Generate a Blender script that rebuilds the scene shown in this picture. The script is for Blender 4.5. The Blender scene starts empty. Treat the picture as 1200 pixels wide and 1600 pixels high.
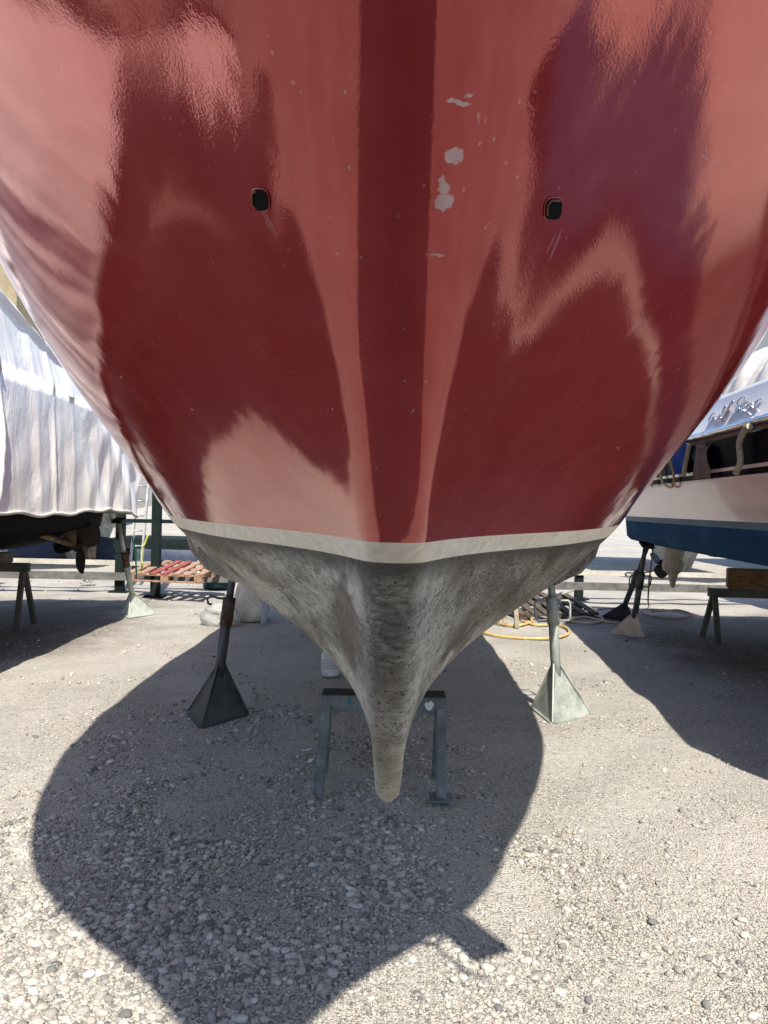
import bpy, math, random
import numpy as np
from mathutils import Vector, Matrix
from mathutils.bvhtree import BVHTree
random.seed(7); RNG = np.random.default_rng(11)
scene = bpy.context.scene
COL = scene.collection

# ------------------------------------------------------------------ camera
F, EYE, HOR, ROLL = 1200.0, 1.5, 790.0, math.radians(1.3)     # pixels of the 1200 x 1600 photograph
cam_d = bpy.data.cameras.new('camera'); cam = bpy.data.objects.new('camera', cam_d); COL.objects.link(cam)
cam_d.sensor_fit = 'VERTICAL'; cam_d.sensor_height = 32.0; cam_d.lens = 24.0
cam_d.clip_start = 0.05; cam_d.clip_end = 3000
cam.matrix_world = (Matrix.Translation((0, 0, EYE)) @ Matrix.Rotation(math.pi/2 - math.atan((800-HOR)/F), 4, 'X')
                    @ Matrix.Rotation(ROLL, 4, 'Z'))
scene.camera = cam

# ------------------------------------------------------------------ light
SUN_DIR = Vector((0.17, -0.83, 1.0)).normalized()             # towards the sun
EL = math.asin(SUN_DIR.z)
world = bpy.data.worlds.new('World'); scene.world = world; world.use_nodes = True
wn = world.node_tree; bg = wn.nodes['Background']
sky = wn.nodes.new('ShaderNodeTexSky'); sky.sky_type = 'NISHITA'; sky.sun_disc = False
sky.sun_elevation = EL; sky.sun_rotation = math.atan2(SUN_DIR.x, SUN_DIR.y)
sky.air_density = 1.0; sky.dust_density = 1.0; sky.ozone_density = 4.0
wn.links.new(sky.outputs[0], bg.inputs[0]); bg.inputs[1].default_value = 0.112
sun_d = bpy.data.lights.new('sun', 'SUN'); sun_d.energy = 4.3; sun_d.angle = math.radians(0.5)
sun_d.color = (1.0, 0.93, 0.81)
sun = bpy.data.objects.new('sun', sun_d); COL.objects.link(sun)
sun.rotation_euler = SUN_DIR.to_track_quat('Z', 'Y').to_euler(); sun.location = (2, -10, 14)
vs = scene.view_settings; vs.view_transform = 'Standard'; vs.look = 'None'; vs.gamma = 1.0
vs.use_curve_mapping = False; vs.exposure = 0.9

# ------------------------------------------------------------------ helpers
def ray(px, py):
    dx, dy = px-600, py-800; c, s = math.cos(ROLL), math.sin(ROLL)
    x, y = dx*c+dy*s, -dx*s+dy*c
    return Vector((x/F, 1.0, -(y+800-HOR)/F))
def at(px, py, D): return Vector((0, 0, EYE)) + ray(px, py)*D
def ground(px, py, z=0.0):
    r = ray(px, py); return Vector((0, 0, EYE)) + r*((z-EYE)/r.z)

class MB:
    def __init__(s): s.v = []; s.f = []; s.sm = []
    def add(s, V, Fc, smooth=True):
        b = len(s.v); s.v += [tuple(map(float, p)) for p in V]
        for f in Fc: s.f.append(tuple(int(i)+b for i in f)); s.sm.append(smooth)
        return s
    def box(s, c, size, M=None, ch=0.0):
        x, y, z = [k/2 for k in size]
        if ch <= 0:
            V = [(-x,-y,-z),(x,-y,-z),(x,y,-z),(-x,y,-z),(-x,-y,z),(x,-y,z),(x,y,z),(-x,y,z)]
            Fc = [(0,3,2,1),(4,5,6,7),(0,1,5,4),(1,2,6,5),(2,3,7,6),(3,0,4,7)]
        else:
            import bmesh
            bm = bmesh.new(); bmesh.ops.create_cube(bm, size=1.0)
            for v in bm.verts: v.co = Vector((v.co.x*size[0], v.co.y*size[1], v.co.z*size[2]))
            bmesh.ops.bevel(bm, geom=list(bm.edges), offset=ch, segments=2, affect='EDGES')
            bm.verts.index_update(); V = [v.co.copy() for v in bm.verts]; Fc = [[v.index for v in f.verts] for f in bm.faces]; bm.free()
        M = M or Matrix.Identity(3); c = Vector(c)
        return s.add([c + M @ Vector(p) for p in V], Fc, False)
    def bar(s, a, b, w, h, up=(0,0,1), ch=0.0):
        a, b = Vector(a), Vector(b); d = b-a; L = d.length; d.normalize()
        side = d.cross(Vector(up)); side = side.normalized() if side.length > 1e-4 else Vector((1,0,0))
        u = side.cross(d); M = Matrix((side, d, u)).transposed()
        return s.box((a+b)/2, (w, L, h), M, ch)
    def tube(s, pts, r, n=10, closed=False, caps=True):
        P = [Vector(p) for p in pts]; m = len(P); R = r if hasattr(r, '__len__') else [r]*m
        V = []; prev = None
        for i in range(m):
            if closed: t = P[(i+1) % m]-P[i-1]
            else: t = P[min(i+1, m-1)]-P[max(i-1, 0)]
            t.normalize()
            if prev is None:
                a = Vector((0,0,1)) if abs(t.z) < .9 else Vector((1,0,0)); x = t.cross(a).normalized()
            else:
                x = prev - t*prev.dot(t); x = x.normalized() if x.length > 1e-6 else t.cross(Vector((0,1,0))).normalized()
            prev = x; y = t.cross(x)
            for k in range(n):
                th = 2*math.pi*k/n; V.append(P[i]+(x*math.cos(th)+y*math.sin(th))*R[i])
        Fc = []
        for i in range(m if closed else m-1):
            j = (i+1) % m
            for k in range(n): Fc.append((i*n+k, i*n+(k+1) % n, j*n+(k+1) % n, j*n+k))
        s.add(V, Fc, True)
        if caps and not closed:
            s.add(V[:n], [tuple(range(n))[::-1]], False); s.add(V[-n:], [tuple(range(n))], False)
        return s
    def lathe(s, prof, c=(0,0,0), n=20, M=None):
        V = []; M = M or Matrix.Identity(3); c = Vector(c)
        for r, z in prof:
            for k in range(n):
                th = 2*math.pi*k/n; V.append(c + M @ Vector((r*math.cos(th), r*math.sin(th), z)))
        Fc = [(i*n+k, i*n+(k+1) % n, (i+1)*n+(k+1) % n, (i+1)*n+k) for i in range(len(prof)-1) for k in range(n)]
        return s.add(V, Fc, True)
    def grid(s, G, smooth=True, flip=False):
        G = np.asarray(G, float); a, b = G.shape[:2]; V = G.reshape(-1, 3)
        Fc = []
        for i in range(a-1):
            for j in range(b-1):
                q = (i*b+j, i*b+j+1, (i+1)*b+j+1, (i+1)*b+j)
                Fc.append(q[::-1] if flip else q)
        return s.add(V, Fc, smooth)
    def prism(s, poly, axis_vec, smooth=False):
        P = [Vector(p) for p in poly]; d = Vector(axis_vec); n = len(P)
        V = P+[p+d for p in P]
        Fc = [tuple(range(n))[::-1], tuple(range(n, 2*n))]+[(i, (i+1) % n, n+(i+1) % n, n+i) for i in range(n)]
        return s.add(V, Fc, smooth)
    def build(s, name, mat, parent=None, weld=True):
        me = bpy.data.meshes.new(name); o = bpy.data.objects.new(name, me); COL.objects.link(o)
        off = Vector((0,0,0))
        if parent is not None:
            p = parent
            while p is not None: off += p.location; p = p.parent
            o.parent = parent
        me.from_pydata([tuple(Vector(v)-off) for v in s.v], [], s.f)
        me.polygons.foreach_set('use_smooth', s.sm)
        me.materials.append(mat)
        import bmesh
        bm = bmesh.new(); bm.from_mesh(me)
        if weld: bmesh.ops.remove_doubles(bm, verts=bm.verts, dist=1e-5)
        bmesh.ops.recalc_face_normals(bm, faces=bm.faces)
        bm.to_mesh(me); bm.free(); me.update()
        return o
def thing(name, label, cat, loc, group=None):
    o = bpy.data.objects.new(name, None); COL.objects.link(o); o.location = loc; o.empty_display_size = .2
    o['label'] = label; o['category'] = cat
    if group: o['group'] = group
    return o
def tag(o, label=None, cat=None, group=None, kind=None):
    for k, v in (('label', label), ('category', cat), ('group', group), ('kind', kind)):
        if v: o[k] = v
    return o
def dup(root, loc, label, group=None):
    r = root.copy(); COL.objects.link(r); r.location = loc; r['label'] = label
    if group: r['group'] = group
    for ch in list(root.children):
        c = ch.copy(); COL.objects.link(c); c.parent = r
        for g in list(ch.children):
            d = g.copy(); COL.objects.link(d); d.parent = c
    return r

# ------------------------------------------------------------------ materials
def new_mat(name):
    m = bpy.data.materials.new(name); m.use_nodes = True
    nt = m.node_tree; return m, nt, nt.nodes['Principled BSDF']
def N(nt, t, **kw):
    n = nt.nodes.new(t)
    for k, v in kw.items(): setattr(n, k, v)
    return n
def noise(nt, scale, detail=4, rough=.55, vec=None, dist=0.0):
    n = N(nt, 'ShaderNodeTexNoise'); n.inputs['Scale'].default_value = scale; n.inputs['Detail'].default_value = detail
    n.inputs['Roughness'].default_value = rough; n.inputs['Distortion'].default_value = dist
    if vec is not None: nt.links.new(vec, n.inputs['Vector'])
    return n.outputs['Fac']
def coords(nt, scale=None):
    tc = N(nt, 'ShaderNodeTexCoord').outputs['Object']
    if scale is None: return tc
    mp = N(nt, 'ShaderNodeMapping'); mp.inputs['Scale'].default_value = scale
    nt.links.new(tc, mp.inputs['Vector']); return mp.outputs[0]
def ramp(nt, fac, stops, interp='LINEAR'):
    r = N(nt, 'ShaderNodeValToRGB'); r.color_ramp.interpolation = interp
    e = r.color_ramp.elements
    while len(e) < len(stops): e.new(0.5)
    for k, (p, c) in enumerate(stops):
        e[k].position = p; e[k].color = tuple(c)+(1,) if len(c) == 3 else c
    nt.links.new(fac, r.inputs[0]); return r.outputs[0]
def mixc(nt, fac, a, b, mode='MIX'):
    m = N(nt, 'ShaderNodeMix', data_type='RGBA', blend_type=mode)
    for sock, v in ((m.inputs[0], fac), (m.inputs[6], a), (m.inputs[7], b)):
        if isinstance(v, bpy.types.NodeSocket): nt.links.new(v, sock)
        elif isinstance(v, (int, float)): sock.default_value = v
        else: sock.default_value = tuple(v)+(1,)
    return m.outputs[2]
def mth(nt, op, a, b=None, c=None):
    m = N(nt, 'ShaderNodeMath', operation=op)
    for i, v in enumerate((a, b, c)):
        if v is None: continue
        if isinstance(v, bpy.types.NodeSocket): nt.links.new(v, m.inputs[i])
        else: m.inputs[i].default_value = v
    return m.outputs[0]
def bump(nt, bs, h, strength, dist=.01, prev=None):
    b = N(nt, 'ShaderNodeBump'); b.inputs['Strength'].default_value = strength; b.inputs['Distance'].default_value = dist
    nt.links.new(h, b.inputs['Height'])
    if prev is not None: nt.links.new(prev, b.inputs['Normal'])
    nt.links.new(b.outputs[0], bs.inputs['Normal']); return b.outputs[0]
def worn(name, base, rough=.6, dark=None, light=None, scale=6.0, metal=0.0, bmp=.15, stretch=None, amount=.5, spec=.5):
    """painted / metal / wooden surface with blotches, wear and fine grain"""
    m, nt, bs = new_mat(name); v = coords(nt, stretch)
    n1 = noise(nt, scale, 6, .65, v); n2 = noise(nt, scale*7, 5, .6, v)
    dark = dark or tuple(c*.55 for c in base); light = light or tuple(min(1, c*1.25) for c in base)
    c = ramp(nt, n1, [(.5-.22*amount-.08, dark), (.5, base), (.5+.22*amount+.1, light)])
    f = ramp(nt, n2, [(.3, (.72,)*3), (.7, (1.1,)*3)])
    c = mixc(nt, .8, c, f, 'MULTIPLY'); nt.links.new(c, bs.inputs['Base Color'])
    r = ramp(nt, n2, [(.3, (max(0, rough-.12),)*3), (.7, (min(1, rough+.12),)*3)]); nt.links.new(r, bs.inputs['Roughness'])
    bs.inputs['Metallic'].default_value = metal; bs.inputs['Specular IOR Level'].default_value = spec
    if bmp: bump(nt, bs, n2, bmp, .004)
    return m
# ------------------------------------------------------------------ ground
def gravel_mat(name, stones=False):
    m, nt, bs = new_mat(name); v = coords(nt)
    pal = [(0.0, (.11,.11,.11)), (.20, (.25,.243,.23)), (.42, (.41,.39,.355)), (.62, (.49,.465,.42)), (.80, (.38,.345,.295)), (.9, (.52,.50,.465)), (1.0, (.62,.605,.57))]
    if stones:
        g = N(nt, 'ShaderNodeNewGeometry').outputs['Random Per Island']
        c = ramp(nt, g, pal)
        n = noise(nt, 160, 4, .6, v); c = mixc(nt, .7, c, ramp(nt, n, [(.3, (.7,.7,.7)), (.7, (1.15,1.12,1.08))]), 'MULTIPLY')
        dust = noise(nt, 1.1, 5, .6, v); c = mixc(nt, ramp(nt, dust, [(.45, (0,0,0)), (.75, (.45,.45,.45))]), c, (.45,.433,.405))
        bump(nt, bs, n, .3, .003)
    else:
        v1 = N(nt, 'ShaderNodeTexVoronoi'); v1.inputs['Scale'].default_value = 95; nt.links.new(v, v1.inputs['Vector'])
        v2 = N(nt, 'ShaderNodeTexVoronoi'); v2.inputs['Scale'].default_value = 210; nt.links.new(v, v2.inputs['Vector'])
        s1 = N(nt, 'ShaderNodeSeparateColor'); nt.links.new(v1.outputs['Color'], s1.inputs[0])
        s2 = N(nt, 'ShaderNodeSeparateColor'); nt.links.new(v2.outputs['Color'], s2.inputs[0])
        c1 = ramp(nt, s1.outputs[0], pal); c2 = ramp(nt, s2.outputs[0], pal)
        pick = ramp(nt, noise(nt, 14, 4, .7, v), [(.46, (0,0,0)), (.54, (1,1,1))])
        c = mixc(nt, pick, c2, c1)
        h = mixc(nt, pick, mth(nt, 'MULTIPLY', v2.outputs['Distance'], .5), v1.outputs['Distance'])
        # dusty sand lying between the stones in broad patches
        d1 = noise(nt, .9, 7, .62, v); d2 = noise(nt, 30, 4, .6, v)
        dm = ramp(nt, mth(nt, 'ADD', d1, mth(nt, 'MULTIPLY', d2, .25)), [(.52, (.1,.1,.1)), (.68, (.9,.9,.9))])
        sand = ramp(nt, d2, [(.3, (.41,.392,.362)), (.7, (.53,.51,.475))])
        c = mixc(nt, dm, c, sand)
        big = noise(nt, .35, 5, .6, v); c = mixc(nt, 1.0, c, ramp(nt, big, [(.3, (.84,.83,.82)), (.7, (1.08,1.06,1.03))]), 'MULTIPLY')
        # brown earth tone, darkened to paint in the shade beneath the neighbouring boats
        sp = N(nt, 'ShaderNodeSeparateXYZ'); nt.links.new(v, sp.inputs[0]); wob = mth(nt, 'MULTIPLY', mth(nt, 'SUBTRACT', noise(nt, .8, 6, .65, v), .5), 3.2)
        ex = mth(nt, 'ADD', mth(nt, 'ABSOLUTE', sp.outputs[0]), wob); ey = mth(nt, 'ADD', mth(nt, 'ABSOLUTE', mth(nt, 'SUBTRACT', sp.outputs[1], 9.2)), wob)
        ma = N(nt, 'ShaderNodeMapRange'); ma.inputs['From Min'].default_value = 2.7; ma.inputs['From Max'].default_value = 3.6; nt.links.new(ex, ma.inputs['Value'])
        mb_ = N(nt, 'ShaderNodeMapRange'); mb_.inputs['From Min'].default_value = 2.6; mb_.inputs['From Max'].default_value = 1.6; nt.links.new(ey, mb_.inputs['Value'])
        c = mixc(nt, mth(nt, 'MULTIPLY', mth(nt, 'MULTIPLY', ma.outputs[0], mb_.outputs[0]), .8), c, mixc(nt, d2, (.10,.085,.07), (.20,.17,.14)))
        nt.links.new(c, bs.inputs['Base Color'])
        hh = mth(nt, 'MULTIPLY', h, -1.0)
        b = bump(nt, bs, hh, .9, .012)
        bump(nt, bs, d2, .25, .01, b)
    nt.links.new(c, bs.inputs['Base Color']); bs.inputs['Roughness'].default_value = .93
    bs.inputs['Specular IOR Level'].default_value = .25
    return m
def gz(x, y):
    x = np.asarray(x, float); y = np.asarray(y, float)
    h = (.010*np.sin(1.9*x+.7*y+1)+.008*np.sin(-1.1*x+2.7*y+.3)+.006*np.sin(4.3*x+3.1*y)+.005*np.sin(-5.7*x+6.1*y+2)
         +.004*np.sin(9.1*x-7.3*y+1.2))
    fade = np.clip(1-(np.hypot(x, y-5)-9)/8, 0, 1)
    return h*fade-.012
def axis(a, b, step, far, back):
    core = np.arange(a, b+1e-6, step); k = np.geomspace(step*2, far, 22); kb = np.geomspace(step*2, back, 22)
    return np.concatenate([(a-kb)[::-1], core, b+k])
gx = axis(-7, 7, .09, 1400, 1400); gy = axis(0, 14, .09, 1400, 600)
GX, GY = np.meshgrid(gx, gy); Gm = np.stack([GX, GY, gz(GX, GY)], -1)
g = MB(); g.grid(Gm, True)
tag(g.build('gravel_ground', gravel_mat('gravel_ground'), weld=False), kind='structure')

def ico(sub):
    import bmesh
    bm = bmesh.new(); bmesh.ops.create_icosphere(bm, subdivisions=sub, radius=1.0)
    bm.verts.index_update(); V = np.array([v.co[:] for v in bm.verts]); Fc = np.array([[v.index for v in f.verts] for f in bm.faces]); bm.free(); return V, Fc
def vnoise(x, y, cell, seed):
    T = np.random.default_rng(seed).random((128, 128)); u, v = x/cell+300, y/cell+300
    i, j = np.floor(u).astype(int), np.floor(v).astype(int); a, b = u-i, v-j; a, b = a*a*(3-2*a), b*b*(3-2*b)
    g = lambda p, q: T[p % 128, q % 128]
    return (g(i, j)*(1-a)+g(i+1, j)*a)*(1-b)+(g(i, j+1)*(1-a)+g(i+1, j+1)*a)*b
def stones(n, sub, rmin, rmax, power, ylo, yhi, big=False, heap=False):
    V0, F0 = ico(sub); nv = len(V0)
    q = RNG.random(n); y = ylo*(yhi/ylo)**q if big else 1/(1/ylo-(1/ylo-1/yhi)*q)
    x = (RNG.random(n)*2-1)*(.56*y+.35)
    # clumps and bare sandy patches; the stones lie thick only where the yard is not driven over
    nz = .6*vnoise(x, y, .42, 1)+.4*vnoise(x, y, .13, 2)
    thick = np.clip(1.15-.9*np.hypot((x+.55)/1.45, (y-3.7)/2.2)**2, 0, 1)+.45*np.clip(1-np.hypot((x+1.2)/.8, (y-2.4)/.9)**2, 0, 1)
    p = np.clip((nz-.52+.17*np.clip(thick, 0, 1))*6+.25, .04 if big else .45, 1)*((.18 if big else .6)+(.82 if big else .4)*np.clip(thick, 0, 1))
    if heap: p = np.clip((nz-.50)*7+.35, .03, 1)*np.clip(1.35-1.1*np.hypot((x+.55)/1.35, (y-4.1)/2.3)**2, 0, 1)
    keep = RNG.random(n) < p; x, y = x[keep], y[keep]; n = len(x)
    r = rmin*(rmax/rmin)**(RNG.random(n)**power)
    sc = np.stack([r*RNG.uniform(.8, 1.35, n), r*RNG.uniform(.75, 1.1, n), r*RNG.uniform(.45, .75, n)], 1)
    tpl = V0[None]*(1+RNG.normal(0, .13, (24, nv))[..., None])
    P = tpl[RNG.integers(0, 24, n)]*sc[:, None, :]
    a = RNG.uniform(0, 2*np.pi, n); t = RNG.normal(0, .25, n)
    ct, st = np.cos(t)[:, None], np.sin(t)[:, None]
    X, Z = P[..., 0]*ct-P[..., 2]*st, P[..., 0]*st+P[..., 2]*ct
    ca, sa = np.cos(a)[:, None], np.sin(a)[:, None]
    W = np.stack([X*ca-P[..., 1]*sa+x[:, None], X*sa+P[..., 1]*ca+y[:, None], Z+(gz(x, y)+sc[:, 2]*RNG.uniform(.25, .75, n))[:, None]], -1)
    Fa = F0[None]+(np.arange(n)*nv)[:, None, None]
    return W.reshape(-1, 3), Fa.reshape(-1, 3)
parts = [stones(240000, 1, .0026, .0058, 1.1, 2.0, 6.0), stones(110000, 1, .005, .0105, 1.5, 2.0, 9.0, True), stones(6500, 2, .010, .020, 2.0, 2.0, 7.5, True),
         stones(15000, 2, .009, .020, 1.6, 2.2, 7.5, True, True), stones(14000, 1, .010, .022, 2.0, 6.0, 14.0, True)]
VV, FF, off = [], [], 0
for Vp, Fp in parts: VV.append(Vp); FF.append(Fp+off); off += len(Vp)
VV = np.concatenate(VV); FF = np.concatenate(FF)
me = bpy.data.meshes.new('loose_pebbles'); me.vertices.add(len(VV)); me.loops.add(FF.size); me.polygons.add(len(FF))
me.vertices.foreach_set('co', VV.astype(np.float32).ravel()); me.loops.foreach_set('vertex_index', FF.astype(np.int32).ravel())
me.polygons.foreach_set('loop_start', np.arange(0, FF.size, 3, dtype=np.int32)); me.polygons.foreach_set('use_smooth', np.ones(len(FF), bool))
me.update(calc_edges=True); me.materials.append(gravel_mat('pebbles', True))
peb = bpy.data.objects.new('loose_pebbles', me); COL.objects.link(peb)
tag(peb, 'loose grey and beige pebbles strewn over the boatyard ground', 'gravel', kind='stuff')

# ------------------------------------------------------------------ red yacht
def pchip(xs, ys, x):
    xs=np.asarray(xs,float); ys=np.asarray(ys,float); x=np.clip(np.asarray(x,float),xs[0],xs[-1])
    h=np.diff(xs); d=np.diff(ys)/h; m=np.zeros_like(ys)
    m[0]=d[0]; m[-1]=d[-1]
    for i in range(1,len(xs)-1):
        if d[i-1]*d[i]>0:
            w1=2*h[i]+h[i-1]; w2=h[i]+2*h[i-1]; m[i]=(w1+w2)/(w1/d[i-1]+w2/d[i])
    i=np.clip(np.searchsorted(xs,x)-1,0,len(xs)-2); t=(x-xs[i])/h[i]
    return ((2*t**3-3*t**2+1)*ys[i]+(t**3-2*t**2+t)*h[i]*m[i]+(-2*t**3+3*t**2)*ys[i+1]+(t**3-t**2)*h[i]*m[i+1])
# level: v, stem D0, nose r, hb pts (D,hb), z pts (D,z)
LEV=[
 # v, stem distance, nose radius, half-breadths (distance, x), heights (distance, z)
 (0.0, 2.56, 0.04, [(2.56, 0.0), (2.71, 0.0016), (2.91, 0.0036), (3.16, 0.0043), (3.51, 0.0048), (3.96, 0.0054), (4.56, 0.0061), (5.36, 0.0069), (6.56, 0.0077), (8.56, 0.0085), (12.06, 0.01)], [(0.0, 0.53), (1.0, 0.53), (2.0, 0.53), (4.0, 0.53), (12.0, 0.53)]),
 (0.6, 2.45, 0.042, [(2.45, 0.0), (2.6, 0.0066), (2.8, 0.0156), (3.05, 0.023), (3.4, 0.0292), (3.85, 0.0342), (4.45, 0.0367), (5.25, 0.0393), (6.45, 0.0422), (8.45, 0.0453), (11.95, 0.0499)], [(0.0, 0.62), (1.0, 0.62), (2.0, 0.62), (4.0, 0.6167), (12.0, 0.6)]),
 (1.2, 2.29, 0.045, [(2.29, 0.0), (2.44, 0.013), (2.64, 0.0306), (2.89, 0.0544), (3.24, 0.0912), (3.69, 0.1525), (4.29, 0.2173), (5.09, 0.2761), (6.29, 0.2965), (8.29, 0.3078), (11.79, 0.319)], [(0.0, 0.76), (1.0, 0.76), (2.0, 0.76), (4.0, 0.71), (12.0, 0.7)]),
 (1.9, 2.06, 0.05, [(2.06, 0.0), (2.21, 0.029), (2.41, 0.0681), (2.66, 0.1227), (3.01, 0.2064), (3.46, 0.3099), (4.06, 0.4278), (4.86, 0.5461), (6.06, 0.6106), (8.06, 0.6335), (11.56, 0.6537)], [(0.0, 0.96), (1.0, 0.96), (2.0, 0.956), (4.0, 0.88), (12.0, 0.86)]),
 (2.7, 1.77, 0.056, [(1.77, 0.0), (1.92, 0.0424), (2.12, 0.1026), (2.37, 0.199), (2.72, 0.3541), (3.17, 0.5621), (3.77, 0.769), (4.57, 0.94), (5.77, 0.9857), (7.77, 0.9944), (11.27, 1.0011)], [(0.0, 1.2), (1.0, 1.2), (2.0, 1.1889), (4.0, 1.14), (12.0, 1.12)]),
 (3.3, 1.52, 0.07, [(1.52, 0.0), (1.67, 0.0492), (1.87, 0.1346), (2.12, 0.2728), (2.47, 0.4912), (2.92, 0.7183), (3.52, 0.9666), (4.32, 1.1887), (5.52, 1.2681), (7.52, 1.2675), (11.02, 1.2161)], [(0.0, 1.3875), (1.0, 1.3875), (2.0, 1.3848), (4.0, 1.38), (12.0, 1.39)]),
 (3.5, 1.45, 0.08, [(1.45, 0.0), (1.6, 0.05), (1.8, 0.1342), (2.05, 0.2704), (2.4, 0.4907), (2.85, 0.7311), (3.45, 0.9876), (4.25, 1.2198), (5.45, 1.3037), (7.45, 1.3051), (10.95, 1.2538)], [(0.0, 1.43), (1.0, 1.43), (2.0, 1.4307), (4.0, 1.435), (12.0, 1.445)]),
 (4.3, 0.99, 0.14, [(0.99, 0.0), (1.14, 0.0829), (1.34, 0.2051), (1.59, 0.3957), (1.94, 0.6505), (2.39, 0.9216), (2.99, 1.1657), (3.79, 1.3264), (4.99, 1.3979), (6.99, 1.4052), (10.49, 1.3494)], [(0.0, 1.84), (1.0, 1.8392), (2.0, 1.8315), (4.0, 1.8162), (12.0, 1.755)]),
 (5.1, 0.4, 0.18, [(0.4, 0.0), (0.55, 0.1042), (0.75, 0.2462), (1.0, 0.4443), (1.35, 0.7102), (1.8, 0.9807), (2.4, 1.2274), (3.2, 1.3937), (4.4, 1.47), (6.4, 1.4828), (9.9, 1.4331)], [(0.0, 2.34), (1.0, 2.3155), (2.0, 2.2821), (4.0, 2.2491), (12.0, 2.2)]),
 (6.0, -0.4, 0.16, [(-0.4, 0.0), (-0.25, 0.0988), (-0.05, 0.2513), (0.2, 0.4688), (0.55, 0.7182), (1.0, 0.9586), (1.6, 1.1762), (2.4, 1.3401), (3.6, 1.4452), (5.6, 1.4738), (9.1, 1.4403)], [(0.0, 2.9705), (1.0, 2.9), (2.0, 2.8372), (4.0, 2.75), (12.0, 2.7)]),
]
SCL={6.0:.98,5.1:.962,4.3:.925,3.5:.965,3.3:.965,2.7:.97}
LEV=[(v,D0,r,[(d,h*SCL.get(v,1)) for d,h in hb],z) for v,D0,r,hb,z in LEV]
XC=0.022; YAW=0.011
def cx_(D): return XC+YAW*(D-1.5)
def tipshift(v,D):
    k=np.clip((v-5.1)/.9,0,1); return .14*k*k*(3-2*k)*np.clip((1.0-D)/1.4,0,1)
AFT=11.0
def samples():
    th=np.linspace(0,math.pi/2,9)
    return th
def level_curve(L,nlong=60):
    v,D0,r,hb,z=L
    n=nlong+10
    t=(AFT-D0)*(np.linspace(0,1,n)**2.6); D=D0+t
    h=pchip([p[0] for p in hb],[p[1] for p in hb],D)
    w,tau=(.043,.02) if v<1.5 else (.050,.02) if v<3.6 else (.085,.085)
    x=h+w*np.sqrt(1-np.exp(-t/tau))
    if v>5.9: x=x*(.88+.12*np.clip(t/1.1,0,1))+.055*np.exp(-((t-.85)/.4)**2)
    zz=pchip([p[0] for p in z],[p[1] for p in z],D)
    return np.stack([x,D,zz],1)
def nat_spline(xs,Y,x):
    xs=np.asarray(xs,float); n=len(xs); h=np.diff(xs)
    A=np.zeros((n,n)); R=np.zeros((n,)+Y.shape[1:])
    A[0,0]=A[-1,-1]=1
    for i in range(1,n-1):
        A[i,i-1]=h[i-1];A[i,i]=2*(h[i-1]+h[i]);A[i,i+1]=h[i]
        R[i]=6*((Y[i+1]-Y[i])/h[i]-(Y[i]-Y[i-1])/h[i-1])
    M=np.linalg.solve(A,R.reshape(n,-1)).reshape(R.shape)
    out=[]
    for xx in x:
        i=int(np.clip(np.searchsorted(xs,xx)-1,0,n-2)); a=xs[i+1]-xx; b=xx-xs[i]; hh=h[i]
        out.append(M[i]*a**3/(6*hh)+M[i+1]*b**3/(6*hh)+(Y[i]/hh-M[i]*hh/6)*a+(Y[i+1]/hh-M[i+1]*hh/6)*b)
    return np.array(out)
def hull_grid(vs,nlong=60):
    C=np.array([level_curve(L,nlong) for L in LEV])
    return nat_spline([L[0] for L in LEV],C,vs)   # (nv,nu,3) starboard half, x relative to centreline

hull = thing('motor_yacht', 'red yacht hull seen bow on with grey underbody and cream waterline stripe, propped on stands', 'boat', (XC, 4.0, 0))
def both(vs):
    Gs = hull_grid(vs, 70); Sg = Gs.copy(); Cx = cx_(Gs[..., 1])+tipshift(np.asarray(vs)[:, None], Gs[..., 1]); Sg[..., 0] = Cx+Gs[..., 0]; P = Gs.copy(); P[..., 0] = Cx-Gs[..., 0]
    Sg[:, 0, 0] = Cx[:, 0]; P[:, 0, 0] = Cx[:, 0]
    return Sg, P
def shell(mb, vs, rings=None):
    a, b = both(vs); mb.grid(a); mb.grid(b, flip=True); return a, b
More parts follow.
